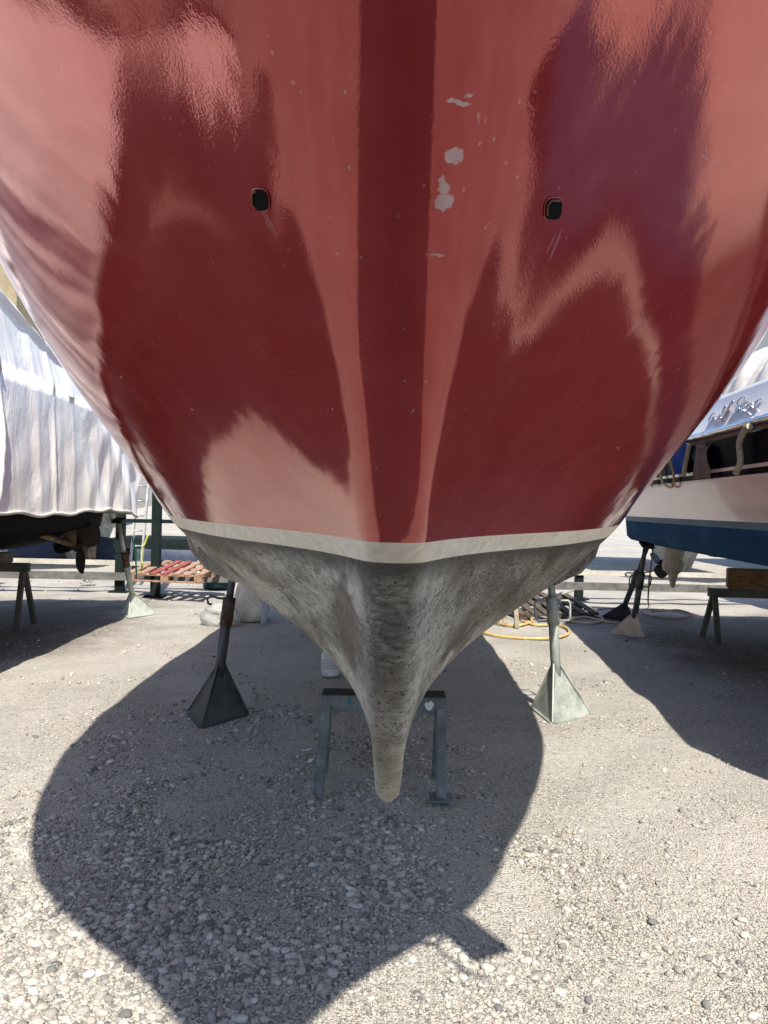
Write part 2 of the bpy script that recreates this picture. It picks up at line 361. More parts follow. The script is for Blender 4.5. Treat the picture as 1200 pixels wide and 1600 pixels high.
# topsides of the hull, raycast for the marks on it
tmp = MB(); shell(tmp, np.linspace(0, 6, 61)); BV = BVHTree.FromPolygons([Vector(p) for p in tmp.v], tmp.f)
def hit(px, py):
    r = BV.ray_cast(Vector((0, 0, EYE)), ray(px, py)); return r[0], r[1]
def hull_paint():
    m, nt, bs = new_mat('red_gelcoat'); v = coords(nt)
    L = nt.links
    n1 = noise(nt, 1.3, 6, .6, v, .6); n2 = noise(nt, 9, 6, .65, v)
    base = ramp(nt, n1, [(.3, (.37,.032,.031)), (.55, (.43,.046,.040)), (.75, (.48,.066,.054))])
    base = mixc(nt, ramp(nt, n2, [(.45, (0,0,0)), (.8, (.4,.4,.4))]), base, (.56,.11,.095))       # chalky bloom
    # pits and specks
    vo = N(nt, 'ShaderNodeTexVoronoi'); vo.inputs['Scale'].default_value = 34; L.new(v, vo.inputs['Vector'])
    sp = mth(nt, 'MULTIPLY', mth(nt, 'LESS_THAN', vo.outputs['Distance'], .085), mth(nt, 'GREATER_THAN', noise(nt, 6, 2, .5, v), .50))
    base = mixc(nt, mth(nt, 'MULTIPLY', sp, .55), base, (.55,.30,.27))
    # fine scratches: long thin noise bands
    for k, (rx, rz) in enumerate(((.6, .5), (-.7, .2))):
        mp = N(nt, 'ShaderNodeMapping'); mp.inputs['Rotation'].default_value = (rx, .3, rz); mp.inputs['Scale'].default_value = (60, 60, 1.6)
        L.new(v, mp.inputs['Vector']); s = noise(nt, 1.0, 2, .5, mp.outputs[0])
        gate = mth(nt, 'GREATER_THAN', noise(nt, 2.2+k, 3, .6, v), .58)
        base = mixc(nt, mth(nt, 'MULTIPLY', mth(nt, 'MULTIPLY', mth(nt, 'GREATER_THAN', s, .765), gate), .5), base, (.48,.22,.20))
    rough = ramp(nt, n2, [(.35, (.035,.035,.035)), (.75, (.075,.075,.075))])
    # pale filler patches and scuffs on the stem
    warp = N(nt, 'ShaderNodeTexNoise'); warp.inputs['Scale'].default_value = 130; warp.inputs['Detail'].default_value = 4; L.new(v, warp.inputs['Vector'])
    wv = N(nt, 'ShaderNodeVectorMath', operation='MULTIPLY_ADD'); L.new(warp.outputs['Color'], wv.inputs[0])
    wv.inputs[1].default_value = (.011,)*3; wv.inputs[2].default_value = (-.0055,)*3
    wp = N(nt, 'ShaderNodeVectorMath', operation='ADD'); L.new(v, wp.inputs[0]); L.new(wv.outputs[0], wp.inputs[1])
    mask = None
    for px, py, rx, ry, al, tilt in SPOTS:
        p, nrm = hit(px, py); ct, st_ = math.cos(tilt), math.sin(tilt)
        u = hit(px+rx*ct, py+rx*st_)[0]-p; w = hit(px-ry*st_, py+ry*ct)[0]-p; p = p-hull.location
        w_ = w-u*(w.dot(u)/u.dot(u))
        sub = N(nt, 'ShaderNodeVectorMath', operation='SUBTRACT'); L.new(wp.outputs[0], sub.inputs[0]); sub.inputs[1].default_value = p
        ds = []
        for q in (u, w_):
            dt = N(nt, 'ShaderNodeVectorMath', operation='DOT_PRODUCT'); L.new(sub.outputs[0], dt.inputs[0]); dt.inputs[1].default_value = q/q.dot(q)
            ds.append(mth(nt, 'POWER', mth(nt, 'ABSOLUTE', dt.outputs['Value']), 2.0))
        d = mth(nt, 'SQRT', mth(nt, 'ADD', ds[0], ds[1]))
        e = N(nt, 'ShaderNodeMapRange'); e.inputs['From Min'].default_value = .85; e.inputs['From Max'].default_value = 1.1
        e.inputs['To Min'].default_value = al; e.inputs['To Max'].default_value = 0; L.new(d, e.inputs['Value'])
        mask = e.outputs[0] if mask is None else mth(nt, 'MAXIMUM', mask, e.outputs[0])
    fill = ramp(nt, noise(nt, 55, 5, .7, v), [(.3, (.52,.36,.36)), (.7, (.68,.54,.54))])
    base = mixc(nt, mask, base, fill)
    rough = mixc(nt, mask, rough, (.6,.6,.6))
    L.new(base, bs.inputs['Base Color']); L.new(rough, bs.inputs['Roughness'])
    bs.inputs['Metallic'].default_value = .29; bs.inputs['IOR'].default_value = 1.5
    bs.inputs['Coat Weight'].default_value = .13; bs.inputs['Coat Roughness'].default_value = .035; bs.inputs['Coat IOR'].default_value = 1.5
    # orange peel, long fairing waves
    b1 = bump(nt, bs, noise(nt, 210, 2, .5, v), .075, .0012)
    b2 = bump(nt, bs, noise(nt, 2.6, 3, .5, v, .4), .11, .03, b1)
    L.new(b2, bs.inputs['Coat Normal'])
    return m
SPOTS = [(424, 352, 2.2, 24, .16, -.35), (416, 345, 1.5, 16, .2, -.3), (965, 700, 3, 1.2, .5, .4), (520, 640, 1.6, 1.6, .5, 0), (300, 640, 2, 1.4, .5, .3), (190, 590, 2.4, 1.2, .45, .8), (709, 246, 15, 12, .9, .1), (690, 285, 4, 9, .75, -.2), (694, 296, 10, 9, .85, 0), (694, 317, 15, 13, .9, 0), (717, 163, 19, 5, .85, .25),
         (735, 153, 4, 3, .8, 0), (729, 153, 5, 4, .4, 0), (684, 400, 11, 2.5, .6, .1), (666, 398, 1.6, 1.6, .6, 0), (748, 188, 2.5, 9, .35, -.5), (757, 190, 1.5, 4, .5, 0.2),
         (645, 643, 2, 4, .5, .3), (540, 146, 2, 3, .5, 0), (867, 385, 2, 22, .22, -.2), (861, 380, 1.5, 18, .2, .1), (1100, 248, 12, 1.5, .35, .7), (1122, 262, 18, 1.2, .3, .75)]
M_red = hull_paint()
top = MB(); shell(top, np.concatenate([[3.5, 3.56], np.linspace(3.7, 6, 30)]))
topsides = top.build('topsides', M_red, hull)
M_stripe = worn('cream_stripe', (.88,.80,.65), .5, (.78,.69,.54), (.90,.84,.71), 5, bmp=.1, amount=.8)
st = MB(); shell(st, np.linspace(3.3, 3.5, 5)); st.build('waterline_stripe', M_stripe, hull)
def antifoul():
    m, nt, bs = new_mat('grey_antifouling'); L = nt.links
    v = coords(nt); vs_ = coords(nt, (4.0, 1.0, .8))
    vv = coords(nt, (1, .32, 1)); n1 = noise(nt, 3.4, 9, .68, vv, .3); n2 = noise(nt, 34, 6, .72, coords(nt, (1, .5, 1)))
    sx = N(nt, 'ShaderNodeSeparateXYZ'); L.new(v, sx.inputs[0]); zc = sx.outputs[2]
    c = ramp(nt, n1, [(.31, (.15,.14,.115)), (.41, (.40,.375,.32)), (.5, (.62,.59,.515)), (.7, (.72,.695,.62))])
    c = mixc(nt, 1, c, ramp(nt, n2, [(.32, (.45,.44,.42)), (.5, (.95,.95,.95)), (.75, (1.15,1.15,1.15))]), 'MULTIPLY')
    # dark upright bruises below the stripe
    br = noise(nt, 1.0, 4, .55, coords(nt, (13, 2.5, 2.4)), .4)
    zone = mth(nt, 'MULTIPLY', ramp(nt, zc, [(1.0-.25, (0,0,0)), (1.0, (1,1,1))]), ramp(nt, noise(nt, 1.7, 3, .5, v), [(.42, (0,0,0)), (.6, (1,1,1))]))
    up = mth(nt, 'MULTIPLY', mth(nt, 'GREATER_THAN', zc, 1.0), 1.0)
    c = mixc(nt, mth(nt, 'MULTIPLY', mth(nt, 'MULTIPLY', ramp(nt, br, [(.48, (0,0,0)), (.58, (.9,.9,.9))]), zone), 1.0), c, (.12,.105,.085))
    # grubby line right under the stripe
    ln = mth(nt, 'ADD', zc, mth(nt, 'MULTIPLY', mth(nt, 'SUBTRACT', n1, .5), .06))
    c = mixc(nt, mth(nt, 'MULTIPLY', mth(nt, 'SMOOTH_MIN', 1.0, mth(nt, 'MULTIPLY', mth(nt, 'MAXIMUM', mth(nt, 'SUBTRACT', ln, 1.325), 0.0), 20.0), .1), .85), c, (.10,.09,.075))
    # brown rubbed patches, drawn out along the run of the hull
    rb_ = noise(nt, 1.9, 6, .58, coords(nt, (1.2, .3, 1.0)), .5)
    c = mixc(nt, ramp(nt, rb_, [(.52, (0,0,0)), (.58, (.45,.45,.45)), (.70, (.6,.6,.6))]), c, (.22,.18,.155))
    # black speckle left in the weave of the roller on the right shoulder
    spk = noise(nt, 110, 3, .6, v); rgt = mth(nt, 'ADD', sx.outputs[0], mth(nt, 'MULTIPLY', mth(nt, 'SUBTRACT', n1, .5), 1.1))
    zz_ = mth(nt, 'ADD', zc, mth(nt, 'MULTIPLY', mth(nt, 'SUBTRACT', n1, .5), .5))
    zm = N(nt, 'ShaderNodeMapRange'); zm.inputs['From Min'].default_value = .92; zm.inputs['From Max'].default_value = 1.12; L.new(zz_, zm.inputs['Value'])
    msk = mth(nt, 'MULTIPLY', ramp(nt, rgt, [(.02, (0,0,0)), (.30, (1,1,1))]), zm.outputs[0])
    c = mixc(nt, mth(nt, 'MULTIPLY', msk, ramp(nt, spk, [(.40, (.92,.92,.92)), (.60, (.35,.35,.35))])), c, (.055,.052,.046))
    # stem bar: coating remnants with shade painted in, thinning out down the forefoot
    ax_ = mth(nt, 'ABSOLUTE', sx.outputs[0]); ax_ = mth(nt, 'ADD', ax_, mth(nt, 'MULTIPLY', mth(nt, 'SUBTRACT', noise(nt, 18, 5, .65, v), .5), .05))
    stem = ramp(nt, ax_, [(.035, (1,1,1)), (.075, (0,0,0))])
    zs = N(nt, 'ShaderNodeMapRange'); zs.inputs['From Min'].default_value = .66; zs.inputs['From Max'].default_value = 1.15; L.new(zz_, zs.inputs['Value'])
    weave = ramp(nt, noise(nt, 1.0, 4, .65, coords(nt, (30, 30, 95))), [(.36, (.95,.95,.95)), (.62, (.45,.45,.45))])
    c = mixc(nt, mth(nt, 'MULTIPLY', mth(nt, 'MULTIPLY', stem, zs.outputs[0]), weave), c, (.085,.08,.07))
    # dark chips
    chip = mth(nt, 'MULTIPLY', mth(nt, 'GREATER_THAN', noise(nt, 60, 3, .55, v), .625), mth(nt, 'GREATER_THAN', noise(nt, 5, 3, .6, v), .46))
    chip2 = mth(nt, 'MULTIPLY', mth(nt, 'GREATER_THAN', noise(nt, 120, 2, .5, v), .62), mth(nt, 'GREATER_THAN', noise(nt, 3.3, 3, .6, v), .46))
    chip = mth(nt, 'MAXIMUM', chip, mth(nt, 'MULTIPLY', chip2, .7))
    c = mixc(nt, mth(nt, 'MULTIPLY', chip, .85), c, (.03,.027,.022))
    z = mth(nt, 'ADD', zc, mth(nt, 'MULTIPLY', mth(nt, 'SUBTRACT', n1, .5), .5))
    c = mixc(nt, ramp(nt, z, [(.56, (.45,.45,.45)), (.80, (0,0,0))]), c, (.44,.395,.28))
    L.new(c, bs.inputs['Base Color']); bs.inputs['Roughness'].default_value = .82; bs.inputs['Specular IOR Level'].default_value = .3
    b = bump(nt, bs, noise(nt, 150, 4, .65, v), .8, .005)
    bump(nt, bs, chip, .4, -.004, b)
    return m
M_af = antifoul()
bt = MB(); vs_b = np.linspace(0, 3.3, 45); a, b = both(vs_b)
def keelrow(row, k, dz, dy):
    q = row.copy(); q[:, 0] = cx_(row[:, 1])+(q[:, 0]-cx_(row[:, 1]))*k; q[:, 2] -= dz; q[:, 1] += dy; return q
ra = [keelrow(a[0], k, dz, dy) for k, dz, dy in ((0, .030, .02), (.45, .029, .018), (.75, .022, .012), (.93, .011, .006))]
rb = [keelrow(b[0], k, dz, dy) for k, dz, dy in ((0, .030, .02), (.45, .029, .018), (.75, .022, .012), (.93, .011, .006))]
bt.grid(np.concatenate([np.array(ra), a])); bt.grid(np.concatenate([np.array(rb), b]), flip=True)
bottom = bt.build('underbody', M_af, hull)
# rail moulded along the turn of the bilge, blunt end facing forward
def hull_pt(vv, D, sgn):
    gcv = hull_grid([vv], 160)[0]; x = np.interp(D, gcv[:, 1], gcv[:, 0]); z = np.interp(D, gcv[:, 1], gcv[:, 2]); return Vector((cx_(D)+sgn*x, D, z))
for sgn, D0 in ((-1, 3.45), (1, 3.7)):
    rl = MB(); rows = []
    for D in np.concatenate([[D0, D0+.02, D0+.08], np.linspace(D0+.25, 10.5, 26)]):
        t = min(1, (D-D0)/.9); w = .015+.06*min(1, (D-D0+.25)/.5)
        A = hull_pt(3.26, D, sgn); B = hull_pt(2.62, D, sgn)
        out = Vector((sgn, 0, -.25)).normalized(); tipp = B.lerp(A, .32)+out*w
        A2 = A-Vector((sgn*.03, 0, 0)); B2 = B+Vector((-sgn*.03, 0, .02))
        mid = A.lerp(tipp, .55)+out*.012
        rows.append([A2, mid, tipp, B.lerp(tipp, .4)+Vector((0, 0, -.006)), B2])
    rl.grid(np.array([[tuple(p) for p in r] for r in rows]), True)
    rl.add([tuple(p) for p in rows[0]], [(0, 1, 2, 3, 4)], False)
    rl.build('spray_rail', M_af, hull)
# deck, transom, rub rail
a6, b6 = both([6.0]); a6, b6 = a6[0], b6[0]
M_deck = worn('cream_deck', (.62,.58,.50), .6); M_steel = worn('stainless_tube', (.62,.62,.62), .25, metal=1.0, bmp=0)
dk = MB(); rows = np.stack([a6-(0, 0, .05), (a6+b6)/2+(0, 0, .02), b6-(0, 0, .05)], 1); dk.grid(rows); dk.build('deck', M_deck, hull)
tr = MB(); av, bv = both(np.linspace(0, 6, 30)); tr.grid(np.stack([av[:, -1], bv[:, -1]], 1), False); tr.build('transom', M_red, hull)
rr = MB(); loop = [tuple(p) for p in b6[::-1]]+[tuple(p) for p in a6[1:]]; rr.tube([(x, y, z+.005) for x, y, z in loop], .035, 8); rr.build('rub_rail', worn('white_rub_rail', (.7,.68,.62), .5), hull)
# bow pulpit and platform (they show as shadows on the gravel)
pl = MB()
def rail_pt(D, sgn, dz, inn=.06):
    x = np.interp(D, a6[:, 1], a6[:, 0]-cx_(a6[:, 1])); z = np.interp(D, a6[:, 1], a6[:, 2]); return (cx_(D)+sgn*max(0, x-inn), D, z+dz)
Ds = [3.2, 2.4, 1.6, .9, .3, -.1, -.3]
pl.tube([rail_pt(D, -1, .62) for D in Ds]+[(XC+.02, -.6, 3.66), (XC+.24, -.6, 3.66)]+[rail_pt(D, 1, .62) for D in Ds[::-1]], .013, 8)
for D in (2.4, 1.2, .3):
    for sgn in (-1, 1): pl.tube([rail_pt(D, sgn, 0), rail_pt(D, sgn, .62)], .012, 8)
pl.build('bow_rail', M_steel, hull)
pf = MB(); pf.box((XC+.10, -.48, 3.0), (.30, .40, .05), ch=.012); pf.build('bow_platform', M_deck, hull)
step = MB(); step.box((.84, .25, 2.93), (.16, .25, .04), Matrix.Rotation(math.radians(31), 3, 'Z'), .008)
step.tube([(.685+.045*math.cos(t), .235+.045*math.sin(t), 2.93) for t in np.linspace(0, 2*math.pi, 17)[:-1]], .012, 6, closed=True)
step.tube([(.70, .19, 2.93), (.80, .03, 2.93), (.86, .0, 2.94)], .009, 6)
step.build('side_step', M_deck, hull)
# two drain holes: inner shade painted as flat black discs, lighter arc for depth
M_depth_arc = worn('hole_depth_arc', (.16,.07,.045), .7)
M_black = worn('hole_black', (.008,.007,.007), .9, bmp=0, spec=.1)
for px, py, tl in ((409, 313, .35), (862, 327, -.35)):
    p, nr = hit(px, py); nr = -nr if nr.dot(p-Vector((0, 0, EYE))) > 0 else nr
    T = np.linspace(0, 2*math.pi, 33)[:-1]
    def el(t, s):
        cx, sy = math.cos(t), math.sin(t); e = .66
        return hit(px+s*13*math.copysign(abs(cx)**e, cx)+s*2.5*sy*math.copysign(1, tl), py+s*16.5*math.copysign(abs(sy)**e, sy))[0]
    P = [el(t, 1)+nr*.003 for t in T]
    hole = MB(); hole.add(P, [tuple(range(len(P)))], False); ho = hole.build('drain_hole', M_black, hull)
    ln_ = MB(); ln_.tube([el(t, .84)+nr*.0038 for t in (np.linspace(2.2, 4.6, 14) if tl > 0 else np.linspace(2.6, 5.2, 14))], .0016, 6); ln_.build('depth_arc', M_depth_arc, ho)
    rim = MB(); rim.tube([el(t, 1.03)+nr*.0012 for t in T],   .0013, 6, closed=True); rim.build('rim', M_red, ho)
# ------------------------------------------------------------------ boat stands
M_galv = worn('galvanised_steel', (.40,.42,.40), .5, (.26,.28,.27), (.50,.52,.49), 9, metal=.35, bmp=.2)
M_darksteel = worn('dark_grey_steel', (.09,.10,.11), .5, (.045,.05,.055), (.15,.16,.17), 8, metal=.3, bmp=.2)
M_rust = worn('rusty_collar', (.075,.05,.04), .8, (.03,.025,.022), (.20,.085,.04), 22, bmp=.3)
M_rubber = worn('black_rubber', (.02,.02,.02), .7)
M_pale = worn('pale_green_steel', (.50,.54,.49), .5, (.36,.40,.37), (.60,.63,.58), 9, metal=.15, bmp=.2)
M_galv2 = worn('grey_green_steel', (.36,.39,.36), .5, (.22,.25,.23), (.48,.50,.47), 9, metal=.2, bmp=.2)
M_cream_steel = worn('cream_steel', (.58,.54,.46), .55, (.40,.36,.3), None, 9, bmp=.2)
def stand(base, topp, mat, collar_mat, label, spin, fin_h=.40, rad=.25, side_loops=False, pole_mat=None, group='boat stands'):
    base = Vector((base[0], base[1], float(gz(base[0], base[1])))); topp = Vector(topp)
    t = thing('boat_stand', label, 'stand', base, group)
    ax = (topp-base).normalized(); L = (topp-base).length
    C3 = [base+Vector((rad*math.cos(spin+k*2*math.pi/3), rad*math.sin(spin+k*2*math.pi/3), .012)) for k in range(3)]
    apex = base+ax*(fin_h)
    bs = MB()
    for k in range(3):
        a, b = C3[k], C3[(k+1) % 3]; u = (b-a).normalized()*.022
        ap, bp = apex-u*.9+Vector((0,0,0)), apex+u*.9
        bs.add([a, b, bp, ap], [(0, 1, 2, 3)], False)
        n = (b-a).cross(apex-a).normalized(); n = n if n.z > 0 else -n
        bs.bar(a, b, .035, .012)
        bs.tube([a+Vector((0,0,.006)), ap.lerp(bp, .0)], .008, 6)
    bs.build('base', mat, t, weld=False)
    pm = pole_mat or mat
    p = MB(); p.tube([base+ax*(fin_h*.6), base+ax*(L*.66)], .036, 14); p.build('outer_tube', pm, t)
    q = MB(); q.tube([base+ax*(L*.6), base+ax*(L-.03)], .026, 14)
    q.build('inner_tube', pm, t)
    for k in range(2):
        hb = MB(); c = base+ax*(L*(.80+.11*k)); hb.tube([c+Vector((-.004, -.024, 0)), c+Vector((-.004, -.0285, 0))], .007, 8); hb.build('pin_hole', M_black, t)
    c0 = base+ax*(L*.60); col = MB(); col.tube([c0-ax*.10, c0+ax*.10], .045, 16); co = col.build('collar', collar_mat, t)
    h = MB(); sd = ax.cross(Vector((0, 1, 0))).normalized()
    if side_loops:
        for s in (-1, 1):
            A = c0+ax*.07+sd*(s*.04); B = c0+ax*.07+sd*(s*.13); Cc = c0-ax*.075+sd*(s*.125); D = c0-ax*.075+sd*(s*.04)
            h.tube([A, A.lerp(B, .85), B-ax*.02, Cc+ax*.02, Cc.lerp(D, .15), D], .0085, 8)
        h.tube([c0+ax*.14-sd*.16, c0+ax*.10+sd*.02, c0+ax*.075+sd*.12], .008, 8)
    else:
        B = c0+ax*.085+sd*.04
        h.tube([B, B+sd*.045, B+sd*.09+ax*.012, B+sd*.115-ax*.012, B+sd*.105-ax*.045, B+sd*.08-ax*.05], .0085, 8)
    h.build('handle', M_darksteel if not side_loops else collar_mat, co)
    pd = MB(); Mx = ax.to_track_quat('Z', 'Y').to_matrix(); pd.box(topp-ax*.012, (.13, .13, .03), Mx, .006); pd.build('pad', M_rubber, t)
    return t
def under(px, py, D):
    p = at(px, py, D); h = BV.ray_cast(Vector((p.x, D, 0)), Vector((0, 0, 1)))[0]
    return h if h is not None else p
Lb, Rb = ground(332, 1122), ground(873, 1119)
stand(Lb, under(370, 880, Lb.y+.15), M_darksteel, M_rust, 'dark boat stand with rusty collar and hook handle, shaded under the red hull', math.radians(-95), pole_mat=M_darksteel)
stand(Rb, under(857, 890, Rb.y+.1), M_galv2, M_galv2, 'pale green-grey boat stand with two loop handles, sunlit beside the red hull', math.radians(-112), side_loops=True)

# ------------------------------------------------------------------ steel trestle under the keel
M_trestle = worn('painted_trestle_steel', (.12,.14,.15), .6, (.06,.07,.08), (.24,.26,.27), 7, bmp=.25)
def chip_paint(base_mat, spots):
    return base_mat
kt = thing('trestle', 'low steel trestle carrying the keel of the red yacht, splashed with white and blue paint', 'trestle', (0.0, 4.1, 0))
zt = .492
xl, xr = at(503, 1090, 4.1).x, at(697, 1090, 4.1).x
bm_ = MB(); bm_.box(((xl+xr)/2, 4.1, zt-.045), (xr-xl, .09, .09), ch=.004); bm_.build('beam', M_trestle, kt)
pk = MB(); pk.box(((xl+xr)/2, 4.1, zt+.007), (xr-xl-.01, .10, .014), ch=.003); pk.build('rubber_pad', M_rubber, kt)
for x, dx in ((xl+.028, -.025), (xr-.028, .0)):
    for dy in (-.16, .2):
        lg = MB(); lg.bar((x, 4.1+(-.03 if dy < 0 else .05), zt-.02 if dy > 0 else zt-.06), (x+dx, 4.1+dy, 0.0), .05, .05, (0, 1, 0), .004); lo = lg.build('leg', M_trestle, kt)
        if dx == 0 and dy < 0:
            fp = MB(); fp.box((x+dx, 4.1+dy, .004), (.12, .12, .012), ch=.002); fp.build('foot_plate', M_trestle, lo)
M_splash = worn('white_paint_splash', (.62,.64,.66), .7); M_splashb = worn('blue_paint_splash', (.02,.16,.26), .6)
def splat(mb, c, w, h, seed, ny=-1):
    rg = random.Random(seed); n = 14
    P = [(c[0]+w*rg.uniform(.55, 1)*math.cos(2*math.pi*k/n), c[1], c[2]+h*rg.uniform(.5, 1)*math.sin(2*math.pi*k/n)) for k in range(n)]
    mb.prism(P, (0, -.0015, 0))
sp = MB(); splat(sp, (xr-.09, 4.0545, zt-.046), .032, .034, 1); sp.build('white_splash', M_splash, kt)
sp = MB(); splat(sp, (xl+.15, 4.0545, zt-.03), .014, .02, 3); sp.build('blue_splash', M_splashb, kt)

# ------------------------------------------------------------------ wrapped boat on the left
wb = thing('covered_boat', 'boat wrapped in white shrink film down to its black bottom, on the left', 'boat', (-4.6, 5.0, 0))
M_blackhull = worn('black_bottom', (.010,.010,.010), .7, bmp=.1, spec=.2)
M_blackhull.node_tree.nodes['Principled BSDF'].inputs['IOR'].default_value = 1.15
hb = MB(); rows = []
YS = np.linspace(2.65, 9.7, 44)
def half(y):
    if y > 8: return 1.5-.32*((y-8)/1.7)**1.5
    return 1.5*math.sqrt(max(0.0, 1-max(0, (3.6-y)/.97)**2.4))+.002
for y in YS:
    w = half(y); zk = .86+.35*max(0, (5-y)/2)**2; zc = 1.24-.08*max(0,(y-7)/2.7); 
    w -= .10
    rows.append([(-4.6-w+.1, y, 1.62), (-4.6-w, y, 1.45), (-4.6-w*.95, y, zc), (-4.6-w*.5, y, (zk+zc)/2-.03), (-4.6, y, zk), (-4.6+w*.5, y, (zk+zc)/2-.03), (-4.6+w*.95, y, zc), (-4.6+w, y, 1.45), (-4.6+w-.1, y, 1.62)])
hb.grid(np.array(rows), True); hb.add(rows[-1], [tuple(range(9))], False); hb.build('hull', M_blackhull, wb)
def wrapmat():
    m, nt, bs = new_mat('white_shrink_film'); v = coords(nt)
    n = noise(nt, 2.2, 7, .6, coords(nt, (1, 1, .4)), .9); n2 = noise(nt, 14, 4, .6, v, 1.2)
    c = ramp(nt, n, [(.3, (.85,.835,.80)), (.7, (.92,.905,.875))]); nt.links.new(c, bs.inputs['Base Color'])
    bs.inputs['Roughness'].default_value = .32; bs.inputs['Specular IOR Level'].default_value = .55
    b = bump(nt, bs, n, .55, .06); bump(nt, bs, n2, .18, .012, b)
    return m
M_wrap = wrapmat()
def ztop(y): return float(np.interp(y, [2.8, 5.2, 6.1, 7.3, 8.0, 9.15, 9.85], [3.1, 3.34, 3.2, 2.86, 2.68, 2.24, 1.85]))
def zgun(y): return float(np.interp(y, [-2, 7.3, 9.8], [2.56, 2.52, 2.40]))
wr = MB(); rg = np.random.default_rng(5)
Yw = np.linspace(2.5, 9.85, 420)
ph = np.cumsum(rg.uniform(.6, 1.5, len(Yw)))
def wout(y):
    return (1.50 if y < 8.6 else 1.50-.07*((y-8.6)/1.2)**2) if y > 3.6 else 1.5*math.sqrt(max(0, 1-max(0, (3.6-y)/1.12)**2.4))+.02
def pleat(y, z):
    u = y+.05*math.sin(1.9*z+3*y)*(2.6-z)
    s = 4.2*u+.55*math.sin(2.3*u)+.35*math.sin(5.1*u+1)+.2*math.sin(11.3*u)
    f = s-math.floor(s); a = (1-abs(2*f-1))**1.6*(.6+.5*math.sin(3.7*math.floor(s)))
    b = math.sin(6*u+2.2*math.sin(1.3*u+1)+z*1.1)
    w = np.clip((8.0-y)/1.4, .10, 1)
    return w*(.050*a+.016*b)+.006*math.sin(9*y-11*z)*math.sin(4*z+2*y)
rowsw = []
for y in Yw:
    zt_, zg = ztop(y), zgun(y); col = []
    zb = 1.37+.012*math.sin(9*y)+.02*math.sin(2.3*y+1)-.05*np.clip((y-9.0)/.6, 0, 1)
    x0 = -4.6+wout(y)
    hasup = zt_ > zg+.01
    for k in range(15):
        t = k/14; z = zb+(min(zg, zt_)-zb)*t
        q = np.clip((y-7.5)/.9, 0, 1); tri = lambda s: 2*abs((s-math.floor(s))-.5)
        crease = q*(.05*tri(.9*(y-8)+.75*(z-1.4)+.15*math.sin(3*z))+.035*tri(1.7*(y-8)-1.15*(z-1.4)+.3)+.018*tri(3.1*y+.9*z+.4*math.sin(2*z))-.04)
        col.append((x0+pleat(y, z)*(.35+.65*math.sin(math.pi*min(1, t*1.1+.05)))+crease+.03*(1-t), y, z))
    over = .012*np.clip((zt_-zg)*6, 0, 1)
    jag = .02*max(0, math.sin(26*y+1.5*math.sin(2.1*y)+.8*math.sin(7*y)))
    for k in range(7):
        t = k/6; z = max(zg, 0)-jag*(1-t)*np.clip((zt_-zg)*6, 0, 1)+(max(zt_-zg, 0))*t
        if not hasup: z = min(zg, zt_)
        col.append((x0-.02+over+pleat(y, z)*.9*(1-.5*t)-.10*t*np.clip((zt_-zg)*3, 0, 1), y, z))
    top0 = (x0-.07, y, zt_+.03)
    col.append(top0); top0 = (x0-.17+.008*math.sin(17*y), y, zt_+.15+.012*math.sin(5*y+1)); col.append(top0)
    zr = top0[2]+.55*np.clip((9.9-y)/3.2, 0, 1)
    for k in range(1, 9):
        t = k/8; xr_ = -4.6
        wv = .02*math.sin(13*y+9*t)*math.sin(math.pi*t)+.015*math.sin(31*y-7*t)*math.sin(math.pi*t)
        col.append((top0[0]*(1-t)+xr_*t, y, top0[2]*(1-t)+zr*t-.10*math.sin(math.pi*t)*.5+wv))
    col.append((-5.4, y, zr-.3)); col.append((-4.6-wout(y), y, zt_)); col.append((-4.6-wout(y), y, 1.4))
    rowsw.append(col)
wr.grid(np.array(rowsw), True)
wr.add(rowsw[-1], [tuple(range(len(rowsw[-1])))], False)
wr.build('shrink_wrap', M_wrap, wb, weld=False)
# turned hem and a loose flap at the quarter
M_hem = worn('grimy_film_hem', (.62,.60,.56), .5, bmp=.1)
hm = MB(); hm.tube([(r[0][0]+.012, r[0][1], r[0][2]-.004) for r in rowsw[::3]], .016, 6); hm.build('hem', M_hem, wb)
# stern gear
M_bronze = worn('dirty_bronze', (.26,.20,.13), .6, (.09,.07,.05), (.42,.36,.26), 14, metal=.3); M_propdark = worn('fouled_propeller', (.035,.028,.02), .8, bmp=.3)
def prop(mb, c, axis, R, blades, spin=0, pitch=.6):
    axis = Vector(axis).normalized(); Mx = axis.to_track_quat('Z', 'Y').to_matrix(); c = Vector(c)
    mb.lathe([(0, -R*.26), (R*.16, -R*.22), (R*.2, 0), (R*.15, R*.22), (0, R*.3)], c, 14, Mx)
    for k in range(blades):
        th = spin+2*math.pi*k/blades; rows = []
        for i in range(9):
            t = i/8; r = R*(.15+.85*t); w = R*.44*math.sin(math.pi*min(1, .16+.80*t))**.8; row = []
            for j in range(5):
                u = (j/4-.5)*2; row.append(c+Mx @ (Matrix.Rotation(th, 3, 'Z') @ Vector((r*math.cos(.15*u), u*w*math.cos(pitch), u*w*math.sin(pitch)))))
            rows.append(row)
        G_ = np.array([[tuple(p) for p in r] for r in rows]); mb.grid(G_)
        ofs = np.array(tuple(Mx @ Vector((0, 0, R*.05)))); mb.grid(G_+ofs, flip=True)
s0, s1 = at(52, 832, 8.1), at(121, 854, 8.75)
sh = MB(); sh.tube([s0, s1], .032, 12); sh.build('propeller_shaft', M_bronze, wb)
pr = MB(); prop(pr, s1, s1-s0, .33, 3, 2.2); pr.build('propeller', M_propdark, wb)
sb = MB(); m_ = s0.lerp(s1, .82); sb.bar(m_, (m_.x-.02, m_.y+.03, 1.22), .05, .12, (1, 0, 0)); sb.build('shaft_strut', M_bronze, wb)
